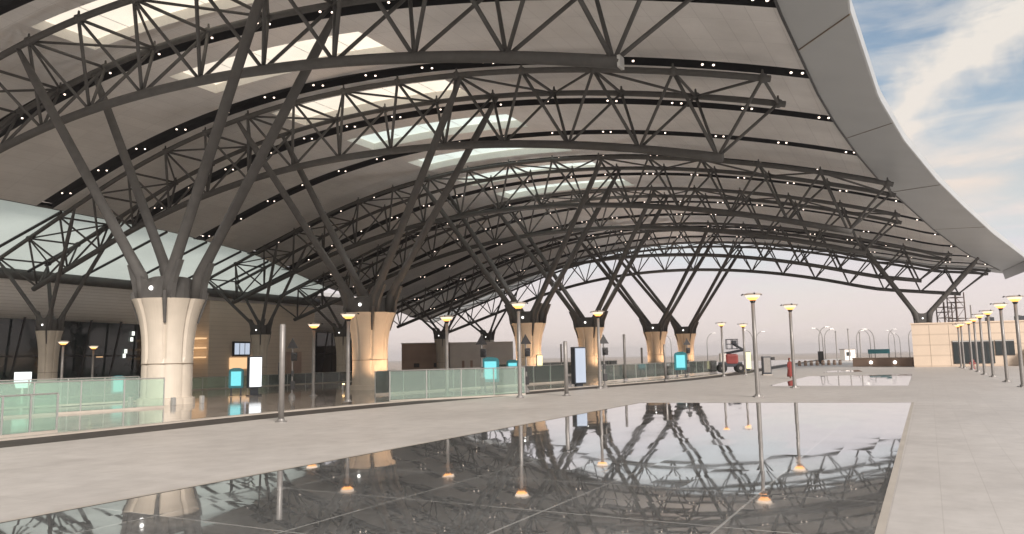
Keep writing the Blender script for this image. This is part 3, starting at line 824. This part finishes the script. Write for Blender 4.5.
# ============================================================ SIGNS, KIOSKS, SIGNALS
def kiosk(x, y, z, rz, lb, sc=1.):
    root = empty('information_kiosk', (x, y, z), rz, label=lb, cat='kiosk', group='teal information kiosks')
    bm = bmesh.new()
    out = [(-.45, 0), (.45, 0), (.5, .1), (.5, 1.2), (.42, 1.34), (.2, 1.42), (-.2, 1.42), (-.42, 1.34), (-.5, 1.2), (-.5, .1)]
    a = [bm.verts.new((px*sc, -.14, (pz+.55)*sc)) for px, pz in out]; b = [bm.verts.new((px*sc, .14, (pz+.55)*sc)) for px, pz in out]
    bm.faces.new(a); bm.faces.new(b[::-1])
    for q in range(len(out)): bm.faces.new((a[q], b[q], b[(q+1) % len(out)], a[(q+1) % len(out)]))
    bmesh.ops.recalc_face_normals(bm, faces=bm.faces); bmesh.ops.bevel(bm, geom=list(bm.edges), offset=.015, segments=1, affect='EDGES')
    link('housing', bm, 'teal', root)
    bm = bmesh.new(); box(bm, (0, -.15, 1.22*sc), (.68*sc, .02, 1.0*sc), 0, 0, .004); link('screen', bm, 'cyan', root)
    for sx in (-1, 1):
        bm = bmesh.new(); box(bm, (sx*.32*sc, 0, .28*sc), (.09, .1, .56*sc), 0, 0, .01); box(bm, (sx*.32*sc, 0, .02), (.2, .34, .04)); link('leg', bm, 'darkside', root)
kiosk(-18.1, 50.0, -.06, .25, 'teal kiosk with cyan screen beside white lit panel', .92)
kiosk(-1.5, 49.2, -.05, .02, 'teal kiosk with cyan screen left of the third column', 1.12)
kiosk(-.1, 61.9, -.05, 0, 'small teal kiosk behind glass next to third column', 1.)
kiosk(15.9, 73.0, -.02, -.2, 'teal kiosk with cyan screen beside the last column', 1.2)
kiosk(-26.6, 51.6, -.3, .4, 'cyan-screened kiosk before the dark glass at far left', .85)
def totem(x, y, z, rz, w, h, d, z0, scr, lb, cat='sign'):
    root = empty('information_totem', (x, y, z), rz, label=lb, cat=cat, group='upright lit panels')
    bm = bmesh.new(); box(bm, (0, 0, z0+h/2), (w, d, h), 0, 0, .02); link('case', bm, 'darkside', root)
    bm = bmesh.new(); box(bm, (.03, -d/2-.008, z0+h/2), (w*.9, .02, h*.93), 0, 0, .004); link('screen', bm, scr, root)
    bm = bmesh.new(); box(bm, (0, 0, z0/2), (w*.6, d*.5, z0)); box(bm, (0, 0, .03), (w*1.05, d*1.3, .06)); link('plinth', bm, 'darkside', root)
totem(-17.0, 50.2, -.06, .62, .85, 2.05, .42, .5, 'whitescreen', 'bright white lit panel in front of the beige stone wall')
totem(4.5, 53.5, -.05, .55, .95, 2.55, .45, .25, 'greyscreen', 'tall pale grey information panel beside the fourth column')
totem(-17.3, 57.0, -.1, .4, .42, 1.25, .2, .9, 'whitescreen', 'narrow white lit panel right of the slim column')
totem(27.8, 91.1, 0, .3, .7, 2.1, .25, .2, 'yellowscreen', 'pale yellow lit panel beside the boom lift')
totem(-2.3+2.4+2.1, 66, -.05, .1, .5, 1.75, .25, .6, 'yellowscreen', 'small yellow lit panel right of the third column')
# tapered white sign at far left
root = empty('lit_sign', (-31.0, 48.4, -.2), .5, label='white glowing tapered sign behind the left glass railing', cat='sign')
bm = bmesh.new(); prism(bm, [(-.36, -.1), (.36, -.1), (.36, .1), (-.36, .1)], 1.0, 1.12); 
a = [(-.34, .95), (.34, .95), (.46, 1.35), (.46, 1.95), (-.46, 1.95), (-.46, 1.35)]
va = [bm.verts.new((x, -.1, z)) for x, z in a]; vb = [bm.verts.new((x, .1, z)) for x, z in a]; bm.faces.new(va); bm.faces.new(vb[::-1])
for q in range(6): bm.faces.new((va[q], vb[q], vb[(q+1) % 6], va[(q+1) % 6]))
bmesh.ops.recalc_face_normals(bm, faces=bm.faces); link('light_box', bm, 'whitescreen', root)
bm = bmesh.new(); box(bm, (0, 0, .5), (.12, .12, 1.0)); box(bm, (0, 0, .03), (.5, .3, .06)); link('stand', bm, 'lightmetal', root)

def signal(x, y, z, rz, lb):
    root = empty('traffic_signal', (x, y, z), rz, label=lb, cat='traffic signal', group='black traffic signals with warning triangles')
    bm = bmesh.new(); tube(bm, [(0, 0, 0), (0, 0, 3.55)], .05, 8); lathe(bm, [(.2, 0), (.2, .12), (.07, .3)], 12); link('pole', bm, 'polemetal', root)
    bm = bmesh.new()
    t = [(-.34, 2.95), (.34, 2.95), (0, 3.55)]
    va = [bm.verts.new((px, -.09, pz)) for px, pz in t]; vb = [bm.verts.new((px, -.05, pz)) for px, pz in t]; bm.faces.new(va); bm.faces.new(vb[::-1])
    for q in range(3): bm.faces.new((va[q], vb[q], vb[(q+1) % 3], va[(q+1) % 3]))
    bmesh.ops.recalc_face_normals(bm, faces=bm.faces); link('warning_triangle', bm, 'black', root)
    bm = bmesh.new(); box(bm, (.1, 0, 2.45), (.34, .3, .5), 0, 0, .04); tube(bm, [(.1, -.12, 2.45), (.1, -.34, 2.42)], .14, 10); link('signal_head', bm, 'black', root)
    bm = bmesh.new(); box(bm, (.02, 0, 1.45), (.16, .16, .34), 0, 0, .02); link('push_button_box', bm, 'black', root)
    bm = bmesh.new(); box(bm, (.04, 0, .75), (.26, .24, .5), 0, 0, .03); link('control_box', bm, 'black', root)
signal(.75, 46.8, -.05, 0, 'traffic signal with black triangle in front of third column')
signal(5.95, 50.5, -.05, .1, 'traffic signal beside the lamp post at the fourth column')
signal(-13.3, 46.0, -.06, .2, 'traffic signal behind the plain grey post at left')
signal(-1.9, 45.6, -.05, -.1, 'traffic signal behind the teal kiosk in the middle')
signal(15.6, 62.8+6, -.02, 0, 'small distant traffic signal beside the last column')

# ============================================================ RIGHT BUILDING
bx = Vector((50.0, 95.8)); dirb = (Vector((73.5, 87.6))-bx).normalized(); angb = math.atan2(dirb.y, dirb.x)
bl = empty('flat_building', (bx.x, bx.y, 0), angb, label='flat beige building with a strip of dark windows at right', cat='building')
bm = bmesh.new(); prism(bm, [(0, 0), (30, 0), (34, 3.4), (2.6, 3.4)], 0, 5.3); wl = link('wall', bm, 'cladding', bl)
bm = bmesh.new(); prism(bm, [(-.12, -.1), (30.1, -.1), (34.1, 3.5), (2.5, 3.5)], 5.3, 5.46); link('parapet', bm, 'beigewall', bl)
for (x0, x1, z0, z1, nn) in ((4.4, 8.8, .35, 3.15, 5), (8.95, 10.95, 1.3, 3.15, 3)):
    fr = bmesh.new(); box(fr, ((x0+x1)/2, -.03, (z0+z1)/2), (x1-x0, .14, z1-z0)); w = link('window', fr, 'mull', bl)
    for j in range(nn):
        wd = (x1-x0)/nn; bm = bmesh.new(); box(bm, (x0+wd*(j+.5), -.105, (z0+z1)/2-.1), (wd-.1, .02, z1-z0-.4)); link('pane', bm, 'darkglass', w)
    bm = bmesh.new(); box(bm, ((x0+x1)/2, -.12, z1-.08), (x1-x0, .05, .12)); link('head_trim', bm, 'lightmetal', w)
bm = bmesh.new()
for x in (1.95, 4.1, 11.3, 14, 17): box(bm, (x, -.004, 2.6), (.03, .02, 5.1))
link('panel_joint', bm, 'joint', wl)
bm = bmesh.new(); box(bm, (13.2, -1.2, 1.1), (2.0, 2.0, 2.2), 0, 0, .03); link('pale_cabinet', bm, 'palewall', bl)
# small roof plant
for x, s_, lb in ((9.0, .45, 'small dark air unit on the beige building, left one'), (12.2, .5, 'dark air unit on the beige building, middle one'), (14.6, .4, 'small dark air unit on the beige building, right one')):
    p = bx+dirb*x; r = empty('air_unit', (p.x-dirb.y*1.7, p.y+dirb.x*1.7, 5.46), angb, label=lb, cat='air unit', group='air units on the roof')
    bm = bmesh.new(); box(bm, (0, 0, s_*.6), (s_*2, s_*1.4, s_*1.1), 0, 0, .04); link('casing', bm, 'darkside', r)
    bm = bmesh.new(); lathe(bm, [(s_*.5, s_*1.15), (s_*.5, s_*1.35), (s_*.3, s_*1.36)], 12); link('fan_cowl', bm, 'polemetal', r)
p = bx+dirb*7.5
r = empty('roof_mast', (p.x, p.y+1.5, 5.46), 0, label='thin grey mast on the roof of the beige building', cat='mast')
bm = bmesh.new(); tube(bm, [(0, 0, 0), (0, 0, 2.1)], .09, 6); link('pole', bm, 'polemetal', r)
bm = bmesh.new(); box(bm, (0, 0, .04), (.5, .5, .08)); link('foot', bm, 'polemetal', r)
# scaffold towers behind
def scaffold(x, y, w, H, lb):
    r = empty('scaffold_tower', (x, y, 0), .3, label=lb, cat='scaffold', group='scaffold towers behind the beige building')
    bm = bmesh.new()
    for a in (-1, 1):
        for b in (-1, 1): tube(bm, [(a*w/2, b*w/2, 0), (a*w/2, b*w/2, H)], .1, 5)
    link('uprights', bm, 'scaff', r)
    z = 2.0; bm = bmesh.new(); k = 0
    while z <= H:
        for a in (-1, 1):
            tube(bm, [(-w/2, a*w/2, z), (w/2, a*w/2, z)], .06, 4); tube(bm, [(a*w/2, -w/2, z), (a*w/2, w/2, z)], .06, 4)
            if z < H-1.5: tube(bm, [(-w/2*(1 if k % 2 else -1), a*w/2, z), (w/2*(1 if k % 2 else -1), a*w/2, z+1.7)], .05, 4)
        z += 1.7; k += 1
    link('bracing', bm, 'scaff', r)
    bm = bmesh.new(); box(bm, (0, 0, H-1.6), (w*1.1, w*1.1, .12)); link('platform', bm, 'scaff', r)
    bm = bmesh.new(); box(bm, (0, 0, H-4.6), (w*1.1, w*1.1, .12)); link('platform', bm, 'scaff', r)
scaffold(68.6, 121, 1.5, 9.6, 'left rusty scaffold tower behind the beige building')
scaffold(72.3, 124, 1.7, 11.3, 'right rusty scaffold tower behind the beige building')

# low wall with lamps
lw0, lw1 = Vector((47.5, 107.0)), Vector((52.5, 100.6)); d = lw1-lw0; an = math.atan2(d.y, d.x)
lw = empty('low_wall', (lw0.x, lw0.y, 0), an, label='long low brown stone wall with two round lights', cat='wall')
bm = bmesh.new(); box(bm, (d.length/2, 0, .55), (d.length, .8, 1.1), 0, 0, .03); link('wall_body', bm, 'brown', lw)
bm = bmesh.new(); box(bm, (d.length/2, 0, 1.14), (d.length+.1, .95, .08)); link('coping', bm, 'wall', lw)
for f in (.32, .72):
    bm = bmesh.new(); bmesh.ops.create_uvsphere(bm, u_segments=10, v_segments=6, radius=.22, matrix=Matrix.Translation((d.length*f, -.42, .55))); link('wall_light', bm, 'collarlight', lw)
sg = empty('direction_sign', (62.5, 131, 0), -.35, label='flat teal board sign standing behind the low wall', cat='sign')
bm = bmesh.new(); box(bm, (0, 0, 2.0), (3.4, .12, .75), 0, 0, .02); link('board', bm, 'teal', sg)
for sx in (-1, 1):
    bm = bmesh.new(); tube(bm, [(sx*1.5, .1, 0), (sx*1.5, .1, 2.3)], .07, 6); link('leg', bm, 'polemetal', sg)

# ============================================================ LOW BUILDING LEFT OF CENTRE
lb_ = empty('low_building', (-20.2, 138, -1.0), 0, label='low building with brown left half and pale right half behind the railing', cat='building')
bm = bmesh.new(); box(bm, (4.3, 6, 2.95), (8.6, 12, 5.9)); w1 = link('brown_wall', bm, 'brown', lb_)
bm = bmesh.new(); box(bm, (14.4, 5.9, 3.0), (11.4, 12, 6.0)); w2 = link('pale_wall', bm, 'palewall', lb_)
bm = bmesh.new(); box(bm, (4.3, 6, 5.98), (8.8, 12.2, .15)); link('coping', bm, 'palewall', lb_)
for x in (2.7, 6.3):
    bm = bmesh.new(); box(bm, (x, -.02, 2.0), (1.0, .1, .75)); link('window', bm, 'mull', lb_)
for x in (11.1, 12.6, 17.0):
    bm = bmesh.new(); box(bm, (x, -.12, 1.9), (.45, .1, 1.6)); link('window', bm, 'brown', lb_)

# ============================================================ BOOM LIFT, BIN, PERSON, HYDRANT
bo = empty('boom_lift', (24.0, 85.0, 0), -.12, label='red and white wheeled boom lift parked beyond the columns', cat='boom lift')
bo.scale = (.9, .9, .95)
bm = bmesh.new(); box(bm, (0, 0, .95), (2.7, 1.5, .55), 0, 0, .08); ch = link('chassis', bm, 'darkside', bo)
bm = bmesh.new(); box(bm, (.15, -.1, 1.55), (1.5, 1.35, 1.25), 0, 0, .2); link('body', bm, 'red', bo)
bm = bmesh.new(); box(bm, (-.85, 0, 1.75), (.75, 1.3, 1.0), 0, 0, .12); link('engine_cover', bm, 'palewall', bo)
for x in (-1.05, 1.05):
    for y in (-.85, .85):
        bm = bmesh.new(); bmesh.ops.create_cone(bm, cap_ends=True, segments=20, radius1=.52, radius2=.52, depth=.38, matrix=Matrix.Translation((x, y, .52)) @ Matrix.Rotation(PI/2, 4, 'X'))
        bmesh.ops.bevel(bm, geom=[e for e in bm.edges if e.is_manifold and len(e.link_faces) == 2 and e.calc_face_angle(0) > .8], offset=.06, segments=2, affect='EDGES')
        wh = link('wheel', bm, 'tyre', bo)
        bm = bmesh.new(); bmesh.ops.create_cone(bm, cap_ends=True, segments=16, radius1=.24, radius2=.2, depth=.4, matrix=Matrix.Translation((x, y, .52)) @ Matrix.Rotation(PI/2, 4, 'X')); link('rim', bm, 'polemetal', wh)
bm = bmesh.new(); tube(bm, [(-.7, 0, 2.2), (1.7, .1, 2.6)], .17, 6); tube(bm, [(1.7, .1, 2.6), (.4, .1, 3.35)], .15, 6); link('boom_arm', bm, 'darkside', bo)
bm = bmesh.new()
for z in (2.75, 3.3, 3.85):
    for a in (-1, 1): tube(bm, [(-.35, a*.45, z), (.95, a*.45, z)], .04, 4)
    for a in (-.35, .95): tube(bm, [(a, -.45, z), (a, .45, z)], .04, 4)
for a in (-.35, .3, .95):
    for b in (-.45, .45): tube(bm, [(a, b, 2.75), (a, b, 3.85)], .04, 4)
box(bm, (.3, 0, 2.75), (1.3, .9, .06)); box(bm, (.5, -.3, 3.5), (.5, .3, .45)); bk = link('basket', bm, 'darkside', bo)

bn = empty('equipment_cabinet', (24.1, 73.2, 0), -.1, label='dark grey upright cabinet between the lamp posts', cat='cabinet')
bm = bmesh.new(); box(bm, (0, 0, .92), (.78, .7, 1.7), 0, 0, .04); link('case', bm, 'darkside', bn)
bm = bmesh.new(); box(bm, (0, -.36, .95), (.62, .03, 1.4), 0, 0, .01); link('door', bm, 'polemetal', bn)
bm = bmesh.new(); box(bm, (0, 0, .04), (.86, .78, .08)); link('plinth', bm, 'kerb', bn)
bm = bmesh.new(); box(bm, (.65, 0, 1.55), (.3, .25, .3), 0, 0, .03); tube(bm, [(.3, 0, 1.5), (.6, 0, 1.55)], .04, 6); link('side_lamp', bm, 'black', bn)

def skin_mesh(name, verts, edges, radii, m, parent, sub=2, root=0):
    me = D.meshes.new(name); me.from_pydata(verts, edges, []); o = D.objects.new(name, me); COL.objects.link(o)
    sk = o.modifiers.new('skin', 'SKIN'); 
    if not me.skin_vertices: 
        bm2 = bmesh.new(); bm2.from_mesh(me); bm2.verts.layers.skin.verify(); bm2.to_mesh(me); bm2.free()
    for i, r in enumerate(radii): me.skin_vertices[0].data[i].radius = (r, r) if not isinstance(r, tuple) else r
    me.skin_vertices[0].data[root].use_root = True
    ss = o.modifiers.new('sub', 'SUBSURF'); ss.levels = sub; ss.render_levels = sub
    dg = bpy.context.evaluated_depsgraph_get(); ev = o.evaluated_get(dg); me2 = D.meshes.new_from_object(ev)
    o.modifiers.clear(); o.data = me2; me2.materials.clear(); me2.materials.append(M[m])
    for p in me2.polygons: p.use_smooth = True
    o.parent = parent; return o
pe = empty('person', (22.45, 62.4, 0), .4, label='person in red robe and headscarf walking beside a lamp post', cat='person')
pe.scale = (.82, .82, .93)
V = [(0, 0, .93), (0, 0, 1.12), (0, .01, 1.33), (0, 0, 1.45), (0, -.01, 1.53), (0, -.02, 1.62), (0, -.01, 1.70),
     (-.18, 0, 1.38), (-.25, .01, 1.10), (-.26, -.06, .86), (-.26, -.08, .78), (.18, 0, 1.38), (.25, .01, 1.10), (.26, -.04, .86), (.26, -.06, .78),
     (-.1, 0, .86), (-.11, -.05, .48), (-.11, -.02, .09), (-.11, -.13, .04), (.1, 0, .86), (.11, .06, .48), (.11, .13, .10), (.11, .03, .04)]
Ee = [(0, 1), (1, 2), (2, 3), (3, 4), (4, 5), (5, 6), (2, 7), (7, 8), (8, 9), (9, 10), (2, 11), (11, 12), (12, 13), (13, 14), (0, 15), (15, 16), (16, 17), (17, 18), (0, 19), (19, 20), (20, 21), (21, 22)]
Rr = [.15, .13, .15, .07, .06, .095, .085, .07, .045, .035, .035, .07, .045, .035, .035, .09, .06, .045, .04, .09, .06, .045, .04]
skin_mesh('body', V, Ee, Rr, 'skin', pe)
bm = bmesh.new()
lathe(bm, [(.33, .16), (.31, .3), (.26, .6), (.24, .85), (.2, 1.1), (.24, 1.3), (.2, 1.42), (.09, 1.49)], 20, fn=lambda t, z: (1+.05*math.sin(5*t)*(1 if z < .9 else .2))*(1 if abs(math.cos(t)) > .5 else .82))
link('robe', bm, 'redcloth', pe, smooth=True)
for sx in (-1, 1):
    bm = bmesh.new(); tube(bm, [(sx*.17, 0, 1.4), (sx*.25, .0, 1.1), (sx*.27, -.05, .87)], [.085, .075, .075], 10); link('sleeve', bm, 'redcloth', pe, smooth=True)
bm = bmesh.new(); bmesh.ops.create_uvsphere(bm, u_segments=14, v_segments=10, radius=.135, matrix=Matrix.Translation((0, .02, 1.64)) @ Matrix.Diagonal((.92, 1, 1.15, 1)))
for v in list(bm.verts):
    if v.co.y < -.055 and v.co.z < 1.71: bm.verts.remove(v)
link('headscarf', bm, 'redcloth', pe, smooth=True)

hy = empty('fire_hydrant', (48.3, 80.8, 0), 0, label='small red hydrant standing among the right row of lamp posts', cat='hydrant')
bm = bmesh.new(); lathe(bm, [(.26, 0), (.26, .08), (.17, .12), (.17, .72), (.22, .76), (.2, .9), (.1, 1.04), (.05, 1.1)], 14); link('barrel', bm, 'red', hy, smooth=True)
for sx in (-1, 1):
    bm = bmesh.new(); tube(bm, [(sx*.14, 0, .6), (sx*.32, 0, .6)], .1, 8); link('outlet', bm, 'red', hy)

# ============================================================ FAR THINGS
def bollard_root():
    r = empty('bollard', (0, 0, 0), label='x', cat='bollard', group='brown bollards in a distant row')
    bm = bmesh.new(); lathe(bm, [(.26, 0), (.24, .6), (.18, .75), (.05, .8)], 10); link('post', bm, 'brown', r, smooth=True)
    bm = bmesh.new(); lathe(bm, [(.27, .42), (.27, .48)], 10); link('band', bm, 'palewall', r)
    return r
b0 = bollard_root()
for i in range(9):
    t = i/8; loc = (43.4+4.8*t*1.9, 119.0-3*t*1.2+8*t, 0)
    lb = 'brown bollard in the distant row before the street lights'
    if i == 0: b0.location = loc; b0['label'] = lb
    else: copy_thing(b0, loc, label=lb)
# distant curved street lights
def street_light(x, y, H, r, rz, lb):
    g = 'distant curved street lights'
    ro = empty('street_light', (x, y, -1.8), rz, label=lb, cat='street light', group=g)
    pts = [(0, 0, 0), (0, 0, H*.7)]+[(H*.22*(1-math.cos(a)), 0, H*.7+H*.3*math.sin(a)) for a in (.3, .6, .9, 1.2, 1.5)]
    bm = bmesh.new(); tube(bm, pts, [r]*2+[r*.8]*5, 6); link('curved_pole', bm, 'polemetal', ro, smooth=True)
    e = pts[-1]; bm = bmesh.new(); box(bm, (e[0]+.4, 0, e[2]-.05), (1.4, .5, .22), 0, 0, .05); link('lantern', bm, 'lightmetal', ro)
far_l = [(100, 250, 12), (106, 262, 12), (112, 275, 12), (118, 250, 11), (128, 285, 12), (140, 300, 12), (150, 290, 12), (84, 268, 12), (162, 330, 13), (172, 345, 13), (92, 290, 12), (182, 360, 12), (76, 300, 12), (66, 320, 12)]
for i, (x, y, H) in enumerate(far_l):
    street_light(x, y, H, .16, PI if i % 2 else 0, 'tall pale curved street light on the horizon beyond the plaza')
for i, (x, y, h) in enumerate(((72.0, 170.5, 6.5), (75.0, 171, 7), (78, 172, 6.2))):
    r = empty('flag_pole', (x, y, 0), 0, label=('left', 'middle', 'right')[i]+' of three thin poles beyond the far pool', cat='pole', group='three thin poles')
    bm = bmesh.new(); tube(bm, [(0, 0, 0), (0, 0, h)], .13, 6); link('pole', bm, 'polemetal', r)
    bm = bmesh.new(); bmesh.ops.create_uvsphere(bm, u_segments=8, v_segments=6, radius=.2, matrix=Matrix.Translation((0, 0, h))); link('finial', bm, 'polemetal', r)
ct = empty('site_cabin', (78.5, 180, 0), .1, label='small grey cabin beyond the far pool', cat='cabin')
bm = bmesh.new(); box(bm, (0, 0, 1.3), (2.6, 2.2, 2.5), 0, 0, .03); link('body', bm, 'palewall', ct)
bm = bmesh.new(); box(bm, (0, 0, 2.62), (2.8, 2.4, .14)); link('roof', bm, 'polemetal', ct)
bm = bmesh.new(); box(bm, (-.4, -1.12, 1.5), (1.0, .06, .9)); link('window', bm, 'darkglass', ct)
ks = empty('ticket_machine', (54.5, 136, 0), 0, label='small black ticket machine standing alone before the bollards', cat='machine')
bm = bmesh.new(); box(bm, (0, 0, 1.25), (.8, .5, 1.9), 0, 0, .06); link('case', bm, 'black', ks)
bm = bmesh.new(); box(bm, (0, 0, .15), (.5, .4, .3)); link('foot', bm, 'black', ks)

# air: even thin haze round the whole place
bm = bmesh.new(); box(bm, (0, 1150, 11.5), (4200, 3100, 28.8)); hz = link('haze', bm, 'white')
hm = D.materials.new('haze_air'); hm.use_nodes = True; hn = hm.node_tree; hn.nodes.remove(hn.nodes['Principled BSDF'])
pv = hn.nodes.new('ShaderNodeVolumePrincipled'); pv.inputs['Color'].default_value = (.92, .90, .92, 1); pv.inputs['Density'].default_value = .00045; pv.inputs['Anisotropy'].default_value = .2
hn.links.new(pv.outputs[0], hn.nodes['Material Output'].inputs['Volume']); hz.data.materials.clear(); hz.data.materials.append(hm); tag(hz, kind='stuff')

# ============================================================ SKY, SUN
SUN_EL, SUN_AZ = math.radians(27), math.radians(155)    # azimuth clockwise from +Y
w = D.worlds.new('World'); scn.world = w; w.use_nodes = True; nt = w.node_tree; L = nt.links.new
bg = nt.nodes['Background']; bg.inputs['Strength'].default_value = .08
sky = nt.nodes.new('ShaderNodeTexSky'); sky.sky_type = 'NISHITA'; sky.sun_disc = False
sky.sun_elevation = SUN_EL; sky.sun_rotation = SUN_AZ; sky.air_density = 1.0; sky.dust_density = 1.2; sky.ozone_density = 1.5
tc = nt.nodes.new('ShaderNodeTexCoord')
def cloud(rot, scale, sc, lo, hi, detail=8, rough=.58, dist=.6, loc=(0, 0, 0)):
    mp = nt.nodes.new('ShaderNodeMapping'); mp.inputs['Rotation'].default_value = rot; mp.inputs['Scale'].default_value = scale; mp.inputs['Location'].default_value = loc
    L(tc.outputs['Generated'], mp.inputs['Vector'])
    n = nt.nodes.new('ShaderNodeTexNoise'); n.inputs['Scale'].default_value = sc; n.inputs['Detail'].default_value = detail; n.inputs['Roughness'].default_value = rough; n.inputs['Distortion'].default_value = dist
    L(mp.outputs['Vector'], n.inputs['Vector'])
    r = nt.nodes.new('ShaderNodeMapRange'); r.interpolation_type = 'SMOOTHSTEP'; r.inputs['From Min'].default_value = lo; r.inputs['From Max'].default_value = hi
    L(n.outputs['Fac'], r.inputs['Value']); return r.outputs['Result']
def M2(op, a, b=None, c=None):
    n = nt.nodes.new('ShaderNodeMath'); n.operation = op
    for i, x in enumerate((a, b, c)):
        if x is None: continue
        if isinstance(x, (int, float)): n.inputs[i].default_value = x
        else: L(x, n.inputs[i])
    return n.outputs[0]
sp = nt.nodes.new('ShaderNodeSeparateXYZ'); L(tc.outputs['Generated'], sp.inputs[0])
c1 = cloud((.3, .5, .6), (1, 1, 2.6), 2.6, .44, .68, loc=(.3, .1, .2))
c2 = cloud((0, .2, 1.1), (1, 1, 5.5), 4.5, .42, .66, loc=(1.3, .4, .2))
# one long cirrus plume climbing to the upper right: distance of the direction from a great circle
import mathutils
def dirof(az, el): return Vector((math.sin(az)*math.cos(el), math.cos(az)*math.cos(el), math.sin(el)))
A_, B_ = dirof(math.radians(26.5), math.radians(14.5)), dirof(math.radians(34.8), math.radians(20.2))
nrm = A_.cross(B_).normalized(); mid = (A_*.62+B_*.38).normalized()
def dotn(vec):
    n = nt.nodes.new('ShaderNodeVectorMath'); n.operation = 'DOT_PRODUCT'; L(tc.outputs['Generated'], n.inputs[0]); n.inputs[1].default_value = vec; return n.outputs['Value']
wob = cloud((0, 0, 0), (1, 1, 1), 7, 0, 1, 5, .6, 0)
dd = M2('ADD', dotn(nrm), M2('MULTIPLY', M2('SUBTRACT', wob, .5), .09))
band = M2('SUBTRACT', 1, M2('SMOOTH_MIN', M2('MULTIPLY', M2('ABSOLUTE', dd), 24), 1, .3)); band = M2('MAXIMUM', band, 0)
near = nt.nodes.new('ShaderNodeMapRange'); near.interpolation_type = 'SMOOTHSTEP'; near.inputs['From Min'].default_value = .984; near.inputs['From Max'].default_value = .996; L(dotn(mid), near.inputs['Value'])
plume = M2('MULTIPLY', M2('MULTIPLY', band, near.outputs['Result']), 1.1)
lowf = nt.nodes.new('ShaderNodeMapRange'); lowf.interpolation_type = 'SMOOTHSTEP'; lowf.inputs['From Min'].default_value = .27; lowf.inputs['From Max'].default_value = .05; L(sp.outputs['Z'], lowf.inputs['Value'])
cov = M2('ADD', M2('ADD', M2('MULTIPLY', c1, .38), M2('MULTIPLY', c2, .42)), plume)
cloud_fill = nt.nodes.new('ShaderNodeMapRange'); cloud_fill.interpolation_type = 'SMOOTHSTEP'; cloud_fill.inputs['From Min'].default_value = .1; cloud_fill.inputs['From Max'].default_value = -.5; L(sp.outputs['X'], cloud_fill.inputs['Value'])  # unseen cloud cover on the left, added to brighten side glazing and ceiling
cov = M2('ADD', cov, M2('MULTIPLY', cloud_fill.outputs['Result'], .7))
cov = M2('MINIMUM', M2('ADD', cov, M2('MULTIPLY', lowf.outputs['Result'], .85)), .93)
ccol = nt.nodes.new('ShaderNodeValToRGB'); L(sp.outputs['Z'], ccol.inputs['Fac'])
cr = ccol.color_ramp; cr.elements[0].position = 0.; cr.elements[0].color = (.85, .74, .69, 1); cr.elements[1].position = .5; cr.elements[1].color = (.86, .82, .72, 1)
for p_, c_ in ((.07, (.84, .75, .73, 1)), (.12, (.76, .72, .74, 1)), (.18, (.93, .77, .64, 1)), (.26, (.86, .79, .70, 1))):
    e = cr.elements.new(p_); e.color = c_
scl = nt.nodes.new('ShaderNodeMixRGB'); scl.blend_type = 'MULTIPLY'; scl.inputs['Fac'].default_value = 1; scl.inputs['Color2'].default_value = (7.3, 7.25, 7.4, 1); scl.use_clamp = False
L(ccol.outputs['Color'], scl.inputs['Color1'])
mx = nt.nodes.new('ShaderNodeMixRGB'); L(cov, mx.inputs['Fac']); 
skg = nt.nodes.new('ShaderNodeMixRGB'); skg.blend_type = 'MULTIPLY'; skg.inputs['Fac'].default_value = 1; skg.inputs['Color2'].default_value = (1.25, 1.12, .96, 1)
L(sky.outputs['Color'], skg.inputs['Color1'])
L(skg.outputs['Color'], mx.inputs['Color1']); L(scl.outputs['Color'], mx.inputs['Color2']); L(mx.outputs['Color'], bg.inputs['Color'])
sl = D.lights.new('sun', 'SUN'); sl.energy = 2.6; sl.angle = math.radians(14); sl.color = (1, .92, .86)
so = D.objects.new('sun', sl); COL.objects.link(so); so.rotation_euler = (-dirof(SUN_AZ, SUN_EL)).to_track_quat('-Z', 'Y').to_euler()

# ============================================================ CAMERA
F = 760.; pitch = math.atan(90.5/F); roll = math.radians(1.05)
cam = D.cameras.new('camera'); cam.sensor_width = 36; cam.lens = F/1024*36; cam.clip_end = 12000; cam.clip_start = .05
co = D.objects.new('camera', cam); COL.objects.link(co)
fw = Vector((0, math.cos(pitch), math.sin(pitch))); r0 = Vector((1, 0, 0)); u0 = r0.cross(fw)
Rv = r0*math.cos(roll)-u0*math.sin(roll); Uv = u0*math.cos(roll)+r0*math.sin(roll)
co.matrix_world = Matrix(((Rv.x, Uv.x, -fw.x, 0), (Rv.y, Uv.y, -fw.y, 0), (Rv.z, Uv.z, -fw.z, 2.1), (0, 0, 0, 1)))
scn.camera = co
scn.view_settings.view_transform = 'Standard'; scn.view_settings.look = 'None'; scn.view_settings.gamma = 1; scn.view_settings.exposure = 0.85
scn.view_settings.use_curve_mapping = False
scn.render.resolution_x = 1024; scn.render.resolution_y = 534
